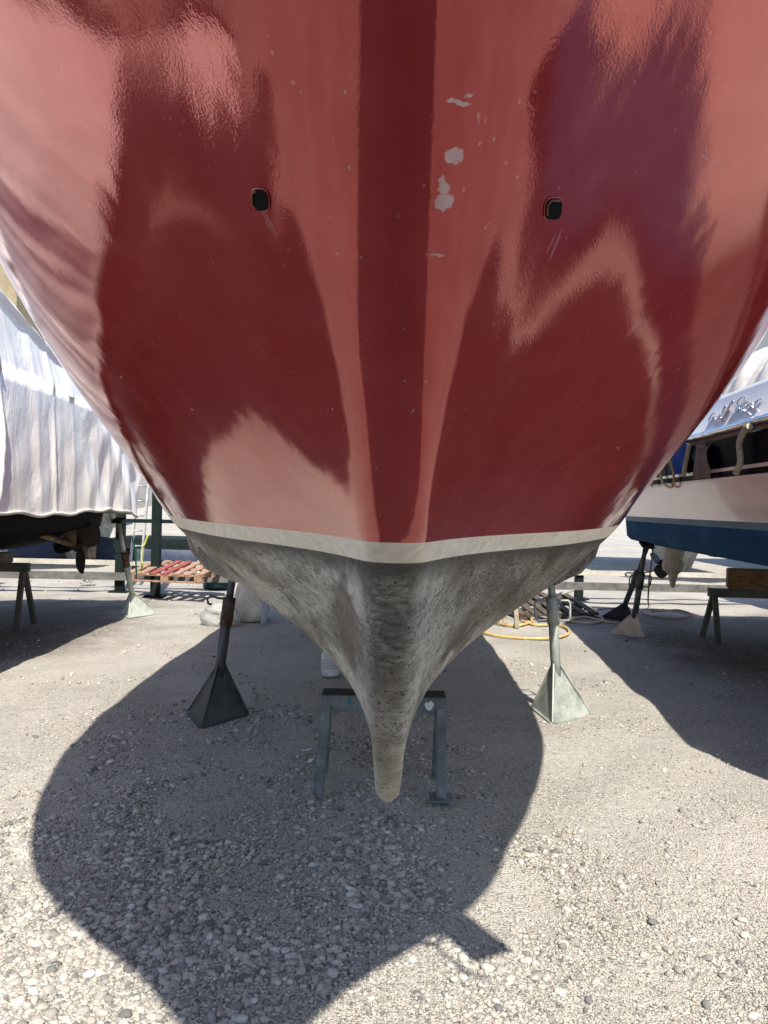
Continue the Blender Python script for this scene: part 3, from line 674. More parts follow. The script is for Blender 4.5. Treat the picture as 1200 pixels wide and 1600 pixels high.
ru = MB(); p = at(140, 822, 9.25); ru.prism([(p.x-.02, 9.05, 1.24), (p.x-.02, 9.4, 1.24), (p.x-.02, 9.36, .78), (p.x-.02, 9.12, .78)], (.06, 0, 0)); ru.build('rudder', M_bronze, wb)
stand(ground(212, 960), (ground(212, 960).x-.08, 9.55, 1.25), M_pale, M_rust, 'pale boat stand at the stern of the white wrapped boat', math.radians(-90), fin_h=.36, rad=.28)

def trestle(name, label, c, w, h, mat, ang=0, block=None):
    t = thing(name, label, 'trestle', (c[0], c[1], 0), 'sawhorse trestles'); ca, sa = math.cos(ang), math.sin(ang)
    P = lambda x, y, z: (c[0]+x*ca-y*sa, c[1]+x*sa+y*ca, z)
    b = MB(); b.bar(P(-w/2, 0, h-.05), P(w/2, 0, h-.05), .10, .10, ch=.004); b.build('beam', mat, t)
    for sx in (-1, 1):
        for sy in (-1, 1):
            l = MB(); l.bar(P(sx*(w/2-.06), sy*.03, h-.09), P(sx*(w/2-.03), sy*.27, 0), .055, .055, (0, 1, 0), .004); l.build('leg', mat, t)
    return t
M_greytimber = worn('grey_steel_trestle', (.12,.12,.115), .75, (.06,.06,.058), (.19,.185,.17), 6, bmp=.2)
M_wood = worn('brown_timber', (.26,.14,.06), .75, (.14,.07,.03), (.38,.22,.10), 4, stretch=(1, 6, 6), bmp=.3)
M_oldwood = worn('grey_old_timber', (.30,.26,.20), .85, (.16,.13,.10), (.40,.36,.29), 5, stretch=(1, 6, 6), bmp=.3)
lt = trestle('trestle', 'grey sawhorse trestle under the black bottom of the wrapped boat', (-4.72, 8.85), 1.25, .74, M_greytimber, math.radians(4))
blk = MB(); blk.box((-4.62, 8.85, .80), (.62, .22, .118), ch=.008)
for k in range(3): pass
tag(blk.build('timber_block', M_oldwood), 'grey weathered timber block between the sawhorse and the black bottom', 'timber block')

# ------------------------------------------------------------------ cruiser on the right
S0 = Vector((2.98, 9.4, 0)); Dv = Vector((-.075, -1, 0)).normalized(); Nv = Vector((-1, .075, 0)).normalized()
def RP(a, off, z): p = S0+Dv*a+Nv*off; return (p.x, p.y, z)
rb = thing('cabin_cruiser', 'cabin cruiser with pale sides, dark gloss band and blue bottom, on the right', 'boat', S0)
def rw(a, lvl):
    t = max(0, (a-6.3)/.9); return -1.6*(t**2.6)*(1.15-.15*lvl)
AA = np.concatenate([np.linspace(0, 5, 20), np.linspace(5.1, 7.2, 30)])
def sec(a, pts): return [RP(a, max(-1.6, o+rw(a, l)), z+.3*max(0, (a-5)/2)**2*(z-.9)) for o, z, l in pts]
def mirror(rows):
    out = []
    for r in rows:
        out.append([tuple(Vector(p)-Nv*2*((Vector(p)-S0).dot(Nv)+1.6)) for p in r])
    return out
def rshell(pts, mat, name, cap=False):
    rows = [sec(a, pts) for a in AA]; mb = MB(); mb.grid(np.array(rows)); mb.grid(np.array(mirror(rows)), flip=True)
    return mb.build(name, mat, rb, weld=False)
M_blue = worn('blue_antifouling', (.018,.088,.22), .85, (.012,.06,.16), (.035,.13,.27), 3.5, bmp=.12, stretch=(1, .4, 1), spec=.08)
M_bluel = worn('faded_blue_line', (.05,.14,.21), .55, None, None, 3)
def gloss(name, col, rough=.12):
    m, nt, bs = new_mat(name); v = coords(nt); n = noise(nt, 1.5, 5, .6, v)
    nt.links.new(ramp(nt, n, [(.3, tuple(c*.9 for c in col)), (.7, tuple(min(1, c*1.06) for c in col))]), bs.inputs['Base Color'])
    bs.inputs['Roughness'].default_value = rough; bs.inputs['Coat Weight'].default_value = .5; bs.inputs['Coat Roughness'].default_value = .04
    bump(nt, bs, noise(nt, 2.4, 2, .5, v), .05, .02); return m
M_cream = gloss('cream_gelcoat', (.74,.62,.53), .2); M_navy = worn('dark_gloss_band', (.002,.0035,.008), .2, (.001,.002,.005), (.003,.005,.011), bmp=0, spec=.07); M_navy.node_tree.nodes['Principled BSDF'].inputs['IOR'].default_value = 1.14; M_white = gloss('white_gelcoat', (.80,.785,.75), .42)
rshell([(-1.6, .90, 1), (-1.0, .98, 1), (-.35, 1.09, 1), (-.05, 1.155, 1), (.0, 1.20, .9), (.02, 1.385, .9)], M_blue, 'bottom')
rshell([(.0195, 1.385, .9), (.022, 1.44, .9)], M_bluel, 'waterline_band')
rshell([(.022, 1.44, .9), (.045, 1.785, .8)], M_cream, 'topsides')
rshell([(.045, 1.785, .8), (.048, 1.83, .8)], M_navy, 'lower_dark_line')
rshell([(.051, 1.832, .8), (.052, 1.858, .8)], M_cream, 'pinstripe')
rshell([(.050, 1.86, .8), (.060, 2.09, .7)], M_navy, 'dark_band')
M_chrome = worn('chrome_trim', (.75,.75,.76), .18, metal=1.0, bmp=0)
M_tan = worn('tan_rubber_seal', (.17,.135,.09), .7)
rshell([(.062, 2.09, .7), (.075, 2.11, .7), (.062, 2.13, .7)], M_tan, 'seal')
rshell([(.060, 2.13, .7), (.10, 2.145, .7), (.105, 2.165, .7), (.085, 2.185, .7)], M_chrome, 'rub_rail')
rshell([(.05, 2.188, .7), (.02, 2.21, .7), (-.045, 2.45, .6), (-.06, 2.485, .6), (-.20, 2.50, .6)], M_white, 'bulwark')
dkr = MB(); dkr.grid(np.array([[RP(a, max(-1.6, -.2+rw(a, .6)), 2.5+.3*max(0, (a-5)/2)**2*1.6), RP(a, -1.6, 2.52+.3*max(0, (a-5)/2)**2*1.6), RP(a, min(-1.6, -3.0-rw(a, .6)), 2.5+.3*max(0, (a-5)/2)**2*1.6)] for a in AA])); dkr.build('deck', M_white, rb)
tr2 = MB(); r0 = [RP(0, o, z) for o, z in ((-1.6, .9), (-.35, 1.09), (0, 1.2), (.05, 1.8), (.06, 2.2), (-.04, 2.49), (-3.16, 2.49), (-3.26, 2.2), (-3.25, 1.8), (-3.2, 1.2), (-2.85, 1.09))]
tr2.add(r0, [tuple(range(len(r0)))], False); tr2.build('transom', M_cream, rb)
# white canvas heaped over the side deck and cabin behind it
cv = MB(); rows = []
for a in np.linspace(.6, 5.4, 80):
    row = []
    for k in range(22):
        t = k/21; off = -.12-1.3*t
        z = 2.50+.42*math.sin(math.pi*min(1, t*1.15))**.7+.07*math.sin(5*a+6*t)*t+.05*math.sin(11*a-9*t+1)+.03*math.sin(23*a+3*math.sin(9*t))
        row.append(RP(a, off, max(2.495, z) if k else 2.49))
    rows.append(row)
cv.grid(np.array(rows)); cv.build('canvas_cover', worn('white_canvas', (.72,.69,.62), .8, (.60,.56,.49), None, 3, bmp=.2), rb)
M_cab = gloss('cream_cabin', (.78,.71,.60), .45)
cb = MB(); cb.prism([RP(.2, -.95, 2.5), RP(4.6, -.95, 2.5), RP(3.9, -1.0, 3.95), RP(.5, -1.0, 3.95)], tuple(Nv*-1.3)); cab = cb.build('cabin', M_cab, rb)
M_frame = worn('white_window_frame', (.8,.8,.78), .4)
for k in range(3):
    a0 = 1.05+k*.95; w = MB(); w.prism([RP(a0, -.962, 2.85), RP(a0+.75, -.962, 2.85), RP(a0+.75, -.985, 3.5), RP(a0, -.985, 3.5)], tuple(Nv*.012)); wo = w.build('window', gloss('cream_blind', (.60,.52,.42), .15) if k == 0 else wo_mat, cab) if False else w.build('window', M_tanwin if 'M_tanwin' in globals() else globals().setdefault('M_tanwin', gloss('curtained_window', (.70,.62,.50), .5)), cab)
    f = MB(); q = [Vector(RP(a_, -.955+.0, z_)) for a_, z_ in ((a0-.04, 2.82), (a0+.79, 2.82), (a0+.79, 3.54), (a0-.04, 3.54))]
    f.tube([q[0], q[1], q[2], q[3]], .03, 6, closed=True); f.build('frame', M_frame, wo)
# raised chrome script on the bulwark
def script(strokes, a0, a1, z0, z1, r=.006):
    mb = MB()
    for st_ in strokes:
        pts = []
        for i in range(len(st_)-1):
            for k in range(6):
                t = k/6; p0, p1, p2, p3 = (np.array(st_[max(0, i-1)]), np.array(st_[i]), np.array(st_[i+1]), np.array(st_[min(len(st_)-1, i+2)]))
                pts.append(.5*(2*p1+(p2-p0)*t+(2*p0-5*p1+4*p2-p3)*t*t+(3*p1-p0-3*p2+p3)*t**3))
        pts.append(np.array(st_[-1])); W = []
        for u, w in pts:
            a = a0+(a1-a0)*u; z = z0+(z1-z0)*w; o = .02-.065*(z-2.21)/.24
            W.append(RP(a, o+.014, z))
        mb.tube(W, r, 6)
    return mb
# hand-drawn strokes of the script: "Gulf Star"
ST = [[(.12,.62),(.07,.68),(.01,.50),(.01,.30),(.07,.24),(.12,.36),(.12,.48),(.08,.46)], [(.16,.50),(.16,.30),(.21,.30),(.23,.50),(.23,.28),(.26,.34)],
      [(.26,.34),(.31,.80),(.29,.84),(.28,.30),(.32,.30)], [(.33,.10),(.37,.60),(.42,.95),(.45,.92),(.40,.60),(.36,.0)], [(.33,.52),(.44,.56)],
      [(.68,.88),(.62,.98),(.54,.80),(.60,.60),(.63,.42),(.56,.28),(.49,.36)], [(.70,.84),(.70,.30),(.74,.32)], [(.66,.62),(.77,.66)],
      [(.84,.52),(.79,.54),(.78,.34),(.83,.34),(.85,.54),(.85,.32),(.88,.36)], [(.91,.54),(.91,.32)], [(.91,.46),(.95,.58),(1.0,.56)]]
script(ST, 2.84, 3.9, 2.225, 2.40).build('name_script', M_chrome, rb)
# sterndrive with propeller, swim platform
dr = MB(); lp = at(1047, 870, 9.8); X, Y = lp.x, 9.78
def foil(z, hw, y0, y1): return [(X, y0, z), (X+hw, y0+(y1-y0)*.3, z), (X+hw*.8, y0+(y1-y0)*.7, z), (X, y1, z), (X-hw*.8, y0+(y1-y0)*.7, z), (X-hw, y0+(y1-y0)*.3, z)]
rows = [foil(z, w, y0, y1) for z, w, y0, y1 in ((1.2, .13, 9.42, 9.95), (1.02, .12, 9.45, 9.95), (.92, .10, 9.5, 9.92), (.84, .12, 9.45, 9.98), (.76, .10, 9.5, 9.98), (.72, .05, 9.55, 9.85), (.55, .015, 9.62, 9.76))]
G_ = np.array([r+[r[0]] for r in rows]); dr.grid(G_); dr.add(rows[0], [tuple(range(6))], False)
dv = dr.build('outdrive', worn('dirty_white_drive', (.58,.52,.42), .5, (.42,.36,.27), None, 6), rb)
pb = MB(); prop(pb, (X-.02, 10.02, .84), (-.35, 1, 0), .21, 3, .5, .7); pb.build('propeller', worn('black_propeller', (.012,.014,.02), .35), dv)
pt = MB(); pt.box((X, 9.72, 1.08), (.30, .45, .02)); pt.build('plate', M_cream_steel, dv)
sw = MB(); sw.box(RP(-.28, -1.6, 1.62), (2.9, .5, .06), ch=.02); sw.build('swim_platform', M_white, rb)
pd = MB(); q = Vector(RP(1.9, -.28, 1.094)); pd.prism([RP(1.7, -.40, 1.078), RP(2.0, -.36, 1.084), RP(2.4, -.24, 1.104), RP(2.05, -.30, 1.093)], (0, 0, -.008)); pd.build('anode_plate', M_tan, rb)
# ropes, hose and a blue cloth hanging against the dark band
M_rope = worn('pale_rope', (.46,.42,.30), .9, (.28,.25,.17), None, 30, bmp=.5); M_hose = worn('yellow_hose', (.60,.40,.14), .55, (.44,.28,.10), None, 8)
def hang(name, label, cat, pts, r, mat, grp=None):
    W = [RP(a, o, z) for a, o, z in pts]; P = []
    for i in range(len(W)-1):
        for k in range(8):
            t = k/8; p0, p1, p2, p3 = (np.array(W[max(0, i-1)]), np.array(W[i]), np.array(W[i+1]), np.array(W[min(len(W)-1, i+2)]))
            P.append(.5*(2*p1+(p2-p0)*t+(2*p0-5*p1+4*p2-p3)*t*t+(3*p1-p0-3*p2+p3)*t**3))
    P.append(np.array(W[-1])); mb = MB(); mb.tube(P, r, 8); return tag(mb.build(name, mat), label, cat, grp)
hang('hose', 'thin yellow hose looped against the dark band of the cruiser', 'hose', [(1.55,.09,2.10),(1.95,.085,2.03),(2.12,.08,1.84),(2.05,.075,1.74),(1.75,.08,1.80),(1.62,.085,1.98),(1.5,.085,2.02),(1.40,.08,1.90),(1.38,.08,1.76)], .012, M_hose)
hang('rope', 'thick pale rope hanging left of the grey fender cloth on the dark band', 'rope', [(2.62,.10,2.11),(2.60,.10,2.05),(2.52,.10,1.92),(2.48,.10,1.83)], .022, M_rope)
hang('rope', 'frayed pale rope hanging nearest the right edge on the dark band', 'rope', [(3.98,.11,2.12),(3.90,.11,2.10),(3.80,.11,2.02),(3.80,.10,1.88),(3.72,.10,1.80)], .024, M_rope)
def cloth(name, label, cat, a0, a1, z0, z1, mat, seed):
    rg_ = random.Random(seed); rows = []
    for i in range(13):
        t = i/12; z = z1+(z0-z1)*t; row = []
        for j in range(13):
            u = j/12; a = a0+(a1-a0)*(u*(1-.25*t)+.18*t+.05*math.sin(6*t+seed)); row.append(RP(a, .105+.02*math.sin(9*u+4*t+seed)+.012*math.sin(17*u), z+.02*math.sin(7*u+seed)))
        rows.append(row)
    mb = MB(); G_ = np.array(rows); mb.grid(G_); mb.grid(G_+np.array(tuple(Nv*-.006)), flip=True); return tag(mb.build(name, mat), label, cat)
cloth('cloth', 'bright blue cloth hanging over the dark band of the cruiser', 'cloth', 2.1, 2.5, 1.87, 2.11, worn('blue_cloth', (.02,.10,.42), .85, bmp=.3), 1)
cloth('cloth', 'grey folded cloth hanging beside a thick pale rope on the dark band', 'cloth', 2.78, 3.12, 1.80, 2.06, worn('grey_cloth', (.20,.17,.13), .9, bmp=.3), 4)
# its stands, trestle and block
stand(ground(988, 990), RP(.42, -.12, 1.13), M_cream_steel, M_darksteel, 'pale-footed boat stand, the nearer of two under the stern of the cruiser', math.radians(-75), fin_h=.33, rad=.25, side_loops=True, pole_mat=M_darksteel)
stand(ground(968, 967), RP(-.5+.55, -.25, 1.11), M_darksteel, M_darksteel, 'dark boat stand, the farther of two under the stern of the cruiser', math.radians(-60), fin_h=.42, rad=.27, pole_mat=M_darksteel)
rt = trestle('trestle', 'dark sawhorse trestle under the blue bottom of the cruiser', (4.42, 9.0), 1.15, .615, M_greytimber, math.radians(-4))
bl = MB(); bl.box((4.42, 9.0, .735), (.70, .20, .235), Matrix.Rotation(math.radians(-16), 3, 'Z'), .01); tag(bl.build('timber_block', M_wood), 'brown timber block between the sawhorse and the blue bottom', 'timber block')

# ------------------------------------------------------------------ things farther back
M_post_ior = 1.2
rack = thing('storage_rack', 'dark steel rack of posts and long rails behind the boats', 'rack', (0, 12.4, 0))
M_rail = worn('pale_rail', (.46,.43,.38), .7, (.28,.26,.23), None, 3, bmp=.2); M_post = worn('dark_green_post', (.013,.02,.02), .6, (.008,.012,.012), None, 5, spec=.25)
M_post.node_tree.nodes['Principled BSDF'].inputs['IOR'].default_value = M_post_ior
for px, D in ((187, 12.4), (243, 12.0), (905, 12.9), (-60, 12.4), (1290, 12.9)):
    b = at(px, 900, D); h = 3.1 if px == 243 else (2.4 if px < 600 else 1.25)
    if px == 905: h = 1.32
    m = MB(); m.box((b.x, D, h/2), (.13, .13, h), ch=.006); po = m.build('post', M_post, rack)
    m = MB(); m.box((b.x, D, .012), (.30, .26, .02)); m.build('base_plate', M_post, po)
for y0, z0, mt, w, h in ((12.62, .455, M_rail, .07, .08), (12.22, .27, M_greytimber, .10, .12)):
    m = MB(); m.bar((-9, y0, z0), (9, y0+.3, z0), w, h); m.build('rail', mt, rack)
m = MB(); m.bar((-4.3, 12.12, 1.17), (-2.2, 12.3, 1.17), .05, .06); m.build('cross_bar', M_post, rack)

def pallet(c, rz, rx, label, mats, w=1.2, d=1.0):
    t = thing('pallet', label, 'pallet', c); Mx = Matrix.Rotation(rz, 3, 'Z') @ Matrix.Rotation(rx, 3, 'X'); c = Vector(c)
    P = lambda x, y, z: c+Mx @ Vector((x, y, z))
    for k in range(7):
        m = MB(); y = -d/2+.05+k*(d-.1)/6; x = -w/2+.06+k*(w-.12)/6
        m.box(P(x, 0, .130), (.105, d, .022), Mx, .003); m.build('deck_board', mats[1] if k in (2, 3) else mats[0], t)
    for y in (-d/2+.05, 0, d/2-.05):
        m = MB(); m.box(P(0, y, .108), (w, .09, .02), Mx, .003); m.build('stringer', mats[0], t)
        for x in (-w/2+.07, 0, w/2-.07): m = MB(); m.box(P(x, y, .06), (.12, .09, .075), Mx, .003); m.build('block', mats[0], t)
        m = MB(); m.box(P(0, y, .011), (w, .09, .02), Mx, .003); m.build('stringer', mats[0], t)
    return t
M_pal = worn('pallet_wood', (.36,.22,.15), .85, (.20,.12,.08), (.46,.32,.23), 6, stretch=(4, 1, 4)); M_palred = worn('red_painted_board', (.30,.06,.055), .8, (.17,.08,.06), (.40,.13,.11), 9)
pp = at(276, 893, 11.9)
pallet((pp.x, 11.95, .335), math.radians(-8), math.radians(7), 'brown wooden pallet with red boards lying on the rack rail', (M_pal, M_palred))
M_dk = worn('dark_pallet_wood', (.09,.07,.055), .9)
q = at(845, 931, 11.2); pallet((q.x, 11.0, .03), math.radians(14), math.radians(10), 'dark broken pallet leaning in the shade behind the right stand', (M_dk, M_dk))
# far ground dressing
fb = MB(); rows = []
for i in range(26):
    t = i/25; x = -9.6+5.6*t; r = .38*(math.sin(math.pi*min(1, .08+.92*t if t < .5 else .08+.92*(1-t)))**.35)
    rows.append([(x, 19.5-r*1.1*math.cos(th), max(0.0, .05+r*1.35*math.sin(th)+.03*math.sin(9*t*3+3*th)+.02*math.sin(31*t+5*th))) for th in np.linspace(-.1, math.pi+.1, 15)])
fb.grid(np.array(rows)); tag(fb.build('tarpaulin', worn('dark_blue_tarpaulin', (.025,.04,.085), .6, bmp=.4)), 'long dark blue tarpaulin bundle lying on the bright ground behind the wrapped boat', 'tarpaulin')
tb = thing('flat_trailer', 'low dark flat trailer standing far behind the pallet', 'trailer', (-4.6, 17, 0))
m = MB(); m.box((-4.6, 17, .58), (2.2, 1.6, .22), ch=.01); m.build('bed', M_post, tb)
for sx in (-1, 1):
    m = MB(); m.lathe([(0, -.08), (.22, -.08), (.25, -.05), (.25, .05), (.22, .08), (0, .08)], (-4.6+sx*1.0, 17, .25), 20, Matrix.Rotation(math.pi/2, 3, 'Y')); m.build('wheel', M_rubber, tb)
m = MB(); m.bar((-3.9, 16.1, 0), (-3.8, 16.2, .5), .08, .05); m.build('prop_leg', M_frame, tb)
dd = at(343, 885, 13.4)
dm = thing('drum', 'dark teal drum behind the pallet', 'drum', (dd.x, 13.4, 0)); m = MB(); m.lathe([(0,0),(.26,0),(.28,.02),(.27,.2),(.285,.22),(.27,.24),(.27,.42),(.285,.44),(.27,.46),(.28,.62),(.26,.64),(0,.63)], (dd.x, 13.4, 0), 24)
m.build('body', worn('teal_drum_paint', (.01,.05,.06), .5), dm); m = MB(); m.lathe([(.03,.63),(.03,.65),(0,.655)], (dd.x+.12, 13.4, 0), 10); m.build('bung', M_darksteel, dm)
# ladder against the stern
la = thing('ladder', 'aluminium ladder standing at the stern of the wrapped boat', 'ladder', ground(212, 905)); b = ground(212, 912); M_alu = worn('aluminium', (.50,.50,.48), .4, metal=.6)
for dx in (-.075, .075):
    m = MB(); m.bar((b.x+dx, b.y-.1+dx, 0), (b.x+dx*1.0+.02, b.y+.45+dx, 2.7), .03, .07, (0, 1, 0)); m.build('side_rail', M_alu, la)
for k in range(9):
    t = .05+.1*k; m = MB(); m.tube([(b.x-.075+.02*t, b.y-.175+.55*t, 2.7*t), (b.x+.075+.02*t, b.y-.025+.55*t, 2.7*t)], .014, 8); m.build('rung', M_alu, la)
def cord(name, label, cat, pts, r, mat, grp=None):
    P = []; W = [np.array(tuple(p), float) for p in pts]
    for i in range(len(W)-1):
        for k in range(8):
            t = k/8; p0, p1, p2, p3 = W[max(0, i-1)], W[i], W[i+1], W[min(len(W)-1, i+2)]
            P.append(.5*(2*p1+(p2-p0)*t+(2*p0-5*p1+4*p2-p3)*t*t+(3*p1-p0-3*p2+p3)*t**3))
    P.append(W[-1]); mb = MB(); mb.tube(P, r, 8); return tag(mb.build(name, mat), label, cat, grp)
cord('cord', 'thin green cord hanging by the ladder', 'cord', [at(206, 838, 10.3), at(210, 855, 10.3), at(212, 875, 10.3), at(213, 900, 10.3)], .012, worn('green_cord', (.05,.45,.22), .7))
cord('cord', 'thin yellow-green cord hanging by the dark post', 'cord', [at(231, 836, 10.9), at(226, 850, 10.9), at(221, 860, 10.9), at(222, 890, 10.9)], .012, worn('lime_cord', (.50,.55,.08), .7))
# white bulk sack and plastic bag
def blob(c, sx, sy, sz, seed, flat=.15, sub=5, wr=.05):
    V, Fc = ico(sub); V = V.copy(); rg_ = np.random.default_rng(seed)
    for k in range(16):
        d = rg_.normal(size=3); d /= np.linalg.norm(d); f = rg_.uniform(3, 12); V = V*(1+wr*(.6 if k > 6 else 1)*np.sin(f*(V @ d)+rg_.uniform(0, 6))[:, None]*.35)
    V = np.sign(V)*np.abs(V)**.8; V = V*np.array([sx, sy, sz]); V[:, 2] = np.maximum(V[:, 2], -sz*(1-flat)); V[:, 2] += sz*(1-flat); return V+np.array(tuple(c)), Fc
gs = ground(388, 972); V, Fc = blob((gs.x, gs.y+.2, -.01), .235, .2, .31, 3); m = MB(); m.add(V, Fc)
sack = thing('sack', 'large white woven sack standing behind the left stand', 'sack', (gs.x, gs.y+.2, 0)); m.build('body', worn('white_sack_cloth', (.66,.62,.57), .8, (.55,.51,.46), None, 3, bmp=.3), sack)
m = MB(); m.tube([(gs.x-.1, gs.y+.2, .55), (gs.x-.06, gs.y+.2, .66), (gs.x+.06, gs.y+.2, .66), (gs.x+.1, gs.y+.2, .55)], .015, 8); m.build('strap', M_frame, sack)
gp = ground(338, 980); V, Fc = blob((gp.x, gp.y+.16, -.01), .22, .17, .145, 8, wr=.10); m = MB(); m.add(V, Fc)
pm, nt, bs = new_mat('clear_plastic_film'); n = noise(nt, 9, 6, .7, coords(nt), 1.5)
nt.links.new(ramp(nt, n, [(.3, (.60,.60,.58)), (.7, (.85,.85,.84))]), bs.inputs['Base Color']); bs.inputs['Roughness'].default_value = .22; bs.inputs['Transmission Weight'].default_value = .5; bump(nt, bs, n, 1.0, .04)
tag(m.build('plastic_bag', pm), 'crumpled clear plastic bag lying on the ground beside the white sack', 'plastic bag')
m = MB(); g1 = ground(411, 975); m.bar((g1.x, g1.y, 0), (g1.x+.02, g1.y+.12, .44), .07, .02, (0, 1, 0), .002); tag(m.build('plank', worn('blue_grey_plank', (.34,.37,.42), .7)), 'short blue-grey plank leaning on the white sack', 'plank')
# white canister under the hull
gb = ground(516, 1055); cn = thing('canister', 'white plastic canister standing in the shadow below the hull', 'canister', (gb.x, gb.y, 0))
m = MB(); m.lathe([(0,0),(.075,0),(.085,.012),(.085,.17),(.075,.2),(.035,.225),(.03,.25)], (gb.x, gb.y, 0), 24); M_can = worn('white_canister', (.70,.70,.72), .45); m.build('body', M_can, cn)
m = MB(); m.lathe([(.034,.235),(.036,.27),(.030,.275),(0,.275)], (gb.x, gb.y, 0), 18); m.build('cap', M_rubber, cn)
m = MB(); m.lathe([(.0862,.06),(.0862,.15)], (gb.x, gb.y, 0), 24)
lm, nt, bs = new_mat('printed_label'); w = N(nt, 'ShaderNodeTexWave', wave_type='BANDS', bands_direction='Z'); w.inputs['Scale'].default_value = 22; w.inputs['Distortion'].default_value = 1.0; nt.links.new(coords(nt), w.inputs['Vector'])
nt.links.new(ramp(nt, w.outputs['Fac'], [(.3, (.25,.25,.32)), (.55, (.68,.68,.70))]), bs.inputs['Base Color']); m.build('label_band', lm, cn)
# hoses on the ground
def gp_(px, py, dz=.015): p = ground(px, py); p.z = float(gz(p.x, p.y))+dz+.012; return p
cord('hose', 'yellow hose lying in wide loops on the sunlit gravel by the right stand', 'hose',
     [(gp_(810, 935).x, gp_(810, 960).y+.6, .34), gp_(818, 952, .10), gp_(830, 968), gp_(829, 975), gp_(805, 979), gp_(775, 973), gp_(748, 958), gp_(725, 960), gp_(720, 975), gp_(745, 988), gp_(790, 995), gp_(850, 998), gp_(885, 993), gp_(888, 984), gp_(870, 977), gp_(838, 978), gp_(815, 972)], .016, M_hose)
cord('hose', 'pale hose coiled on the edge of the shadow near the cruiser stand', 'hose',
     [gp_(880, 978), gp_(890, 966), gp_(905, 958), gp_(935, 954), gp_(965, 952), gp_(985, 953)], .014, worn('grey_hose', (.16,.14,.12), .6))
cord('hose', 'short sandy hose coil lying half in shade left of the cruiser stand', 'hose',
     [gp_(889, 972), gp_(900, 966), gp_(925, 966), gp_(942, 970), gp_(930, 975), gp_(900, 974), gp_(893, 970), gp_(915, 968), gp_(945, 974), gp_(968, 978), gp_(978, 982)], .016, worn('sandy_hose', (.55,.44,.29), .6))
cord('rope', 'thin orange rope hanging below the stern of the cruiser and coiled on the ground', 'rope',
     [at(1021, 848, 9.9), at(1018, 880, 9.9), at(1014, 915, 9.9), gp_(1014, 948), gp_(1025, 956), gp_(1060, 954), gp_(1082, 962), gp_(1050, 968), gp_(1010, 962), gp_(1005, 955), gp_(1040, 953), gp_(1075, 958)], .011, worn('orange_rope', (.34,.20,.10), .8))
for px0, py0, px1, py1, lab in ((808, 980, 806, 945, 'short weathered stake standing inside the yellow hose loop'), (789, 976, 790, 950, 'short dark stake standing behind the yellow hose')):
    g0 = ground(px0, py0); tp = at(px1, py1, g0.y+.05); m = MB(); m.bar((g0.x, g0.y, -.02), (tp.x, tp.y+.02, max(.28, tp.z)), .055, .055, (0, 1, 0), .004); tag(m.build('stake', M_oldwood), lab, 'stake')
# small plant
gpz = ground(135, 915); m = MB(); rg_ = random.Random(2)
for k in range(90):
    th = rg_.uniform(0, 6.28); r = rg_.uniform(0, .11); z = rg_.uniform(.02, .2); c = Vector((gpz.x+r*math.cos(th), gpz.y+r*math.sin(th), z)); d = Vector((math.cos(th), math.sin(th), rg_.uniform(-.2, .9))).normalized()*rg_.uniform(.04, .07); s_ = d.cross(Vector((0,0,1))).normalized()*.014
    m.add([c, c+d*.5+s_, c+d, c+d*.5-s_], [(0, 1, 2, 3)])
tag(m.build('weed', worn('weed_leaf', (.10,.17,.04), .6)), 'small green weed growing by the rack rail', 'plant')
# boat shed far behind on the left
shd = thing('boat_shed', 'tall tan boat shed standing far behind the wrapped boat', 'building', (-24, 36, 0)); M_shed = worn('tan_render', (.30,.24,.155), .9, (.23,.18,.115), None, 1.5)
m = MB(); m.box((-24, 36, 7), (19, 12, 14)); m.build('wall', M_shed, shd)
m = MB(); m.prism([(-34, 29.5, 14.01), (-14, 29.5, 14.01), (-24, 29.5, 17)], (0, 13, 0)); m.build('roof', worn('brown_roof', (.16,.11,.08), .9), shd)
for k in range(5):
    m = MB(); m.box((-31+3.5*k, 29.985, 9), (1.6, .05, 1.8)); m.build('window', M_navy, shd)
# plain hulls; the opposite boat is added unseen, only to darken the red stem
def plain_boat(name, label, cx, y0, y1, w, mats, dz=0.0):
    b_ = thing(name, label, 'boat', (cx, (y0+y1)/2, 0), None); rows = []
    for i in range(30):
        t = i/29; y = y0+(y1-y0)*t; k0 = math.sqrt(max(0, 1-max(0, (.10-t)/.104)**2.3))
        rows.append([(cx+s*w*k*k0, y, z+dz) for s, k, z in ((-1, 1.02, 2.5), (-1, 1, 1.9), (-1, .95, 1.2), (-1, .45, .95), (1, 0, .8), (1, .45, .95), (1, .95, 1.2), (1, 1, 1.9), (1, 1.02, 2.5))])
    m = MB(); m.grid(np.array(rows)); m.add(rows[-1], [tuple(range(9))], False); m.build('hull', mats[0], b_)
    m = MB(); m.grid(np.array([[r[0], (cx, r[0][1], 2.62+dz), r[-1]] for r in rows])); m.build('deck', mats[1], b_)
    m = MB(); m.prism([(cx-w*.6, y0+2.2, 2.5+dz), (cx-w*.6, y1-.6, 2.5+dz), (cx-w*.55, y1-1.2, 3.7+dz), (cx-w*.55, y0+3.2, 3.7+dz)], (w*1.15, 0, 0)); m.build('cabin', mats[1], b_)
    m = MB(); ym = (y0+y1)/2; m.prism([(cx-.07, y0+1.6, .95+dz), (cx-.07, y1-1.0, .95+dz), (cx-.07, ym+1.3, .02), (cx-.07, ym-.5, .02)], (.14, 0, 0)); m.build('keel', M_af, b_)
M_bluehull = gloss('blue_gelcoat', (.02,.05,.12), .2)
plain_boat('extra_boat', 'white boat in the back row, seen between the wrapped boat and the red hull', -7.4, 15.0, 22.5, 1.5, (M_white, M_white), .4)
plain_boat('extra_boat', 'dark blue boat in the back row, behind the wrapped boat', -12.0, 15.5, 23, 1.5, (M_bluehull, M_white), .4)
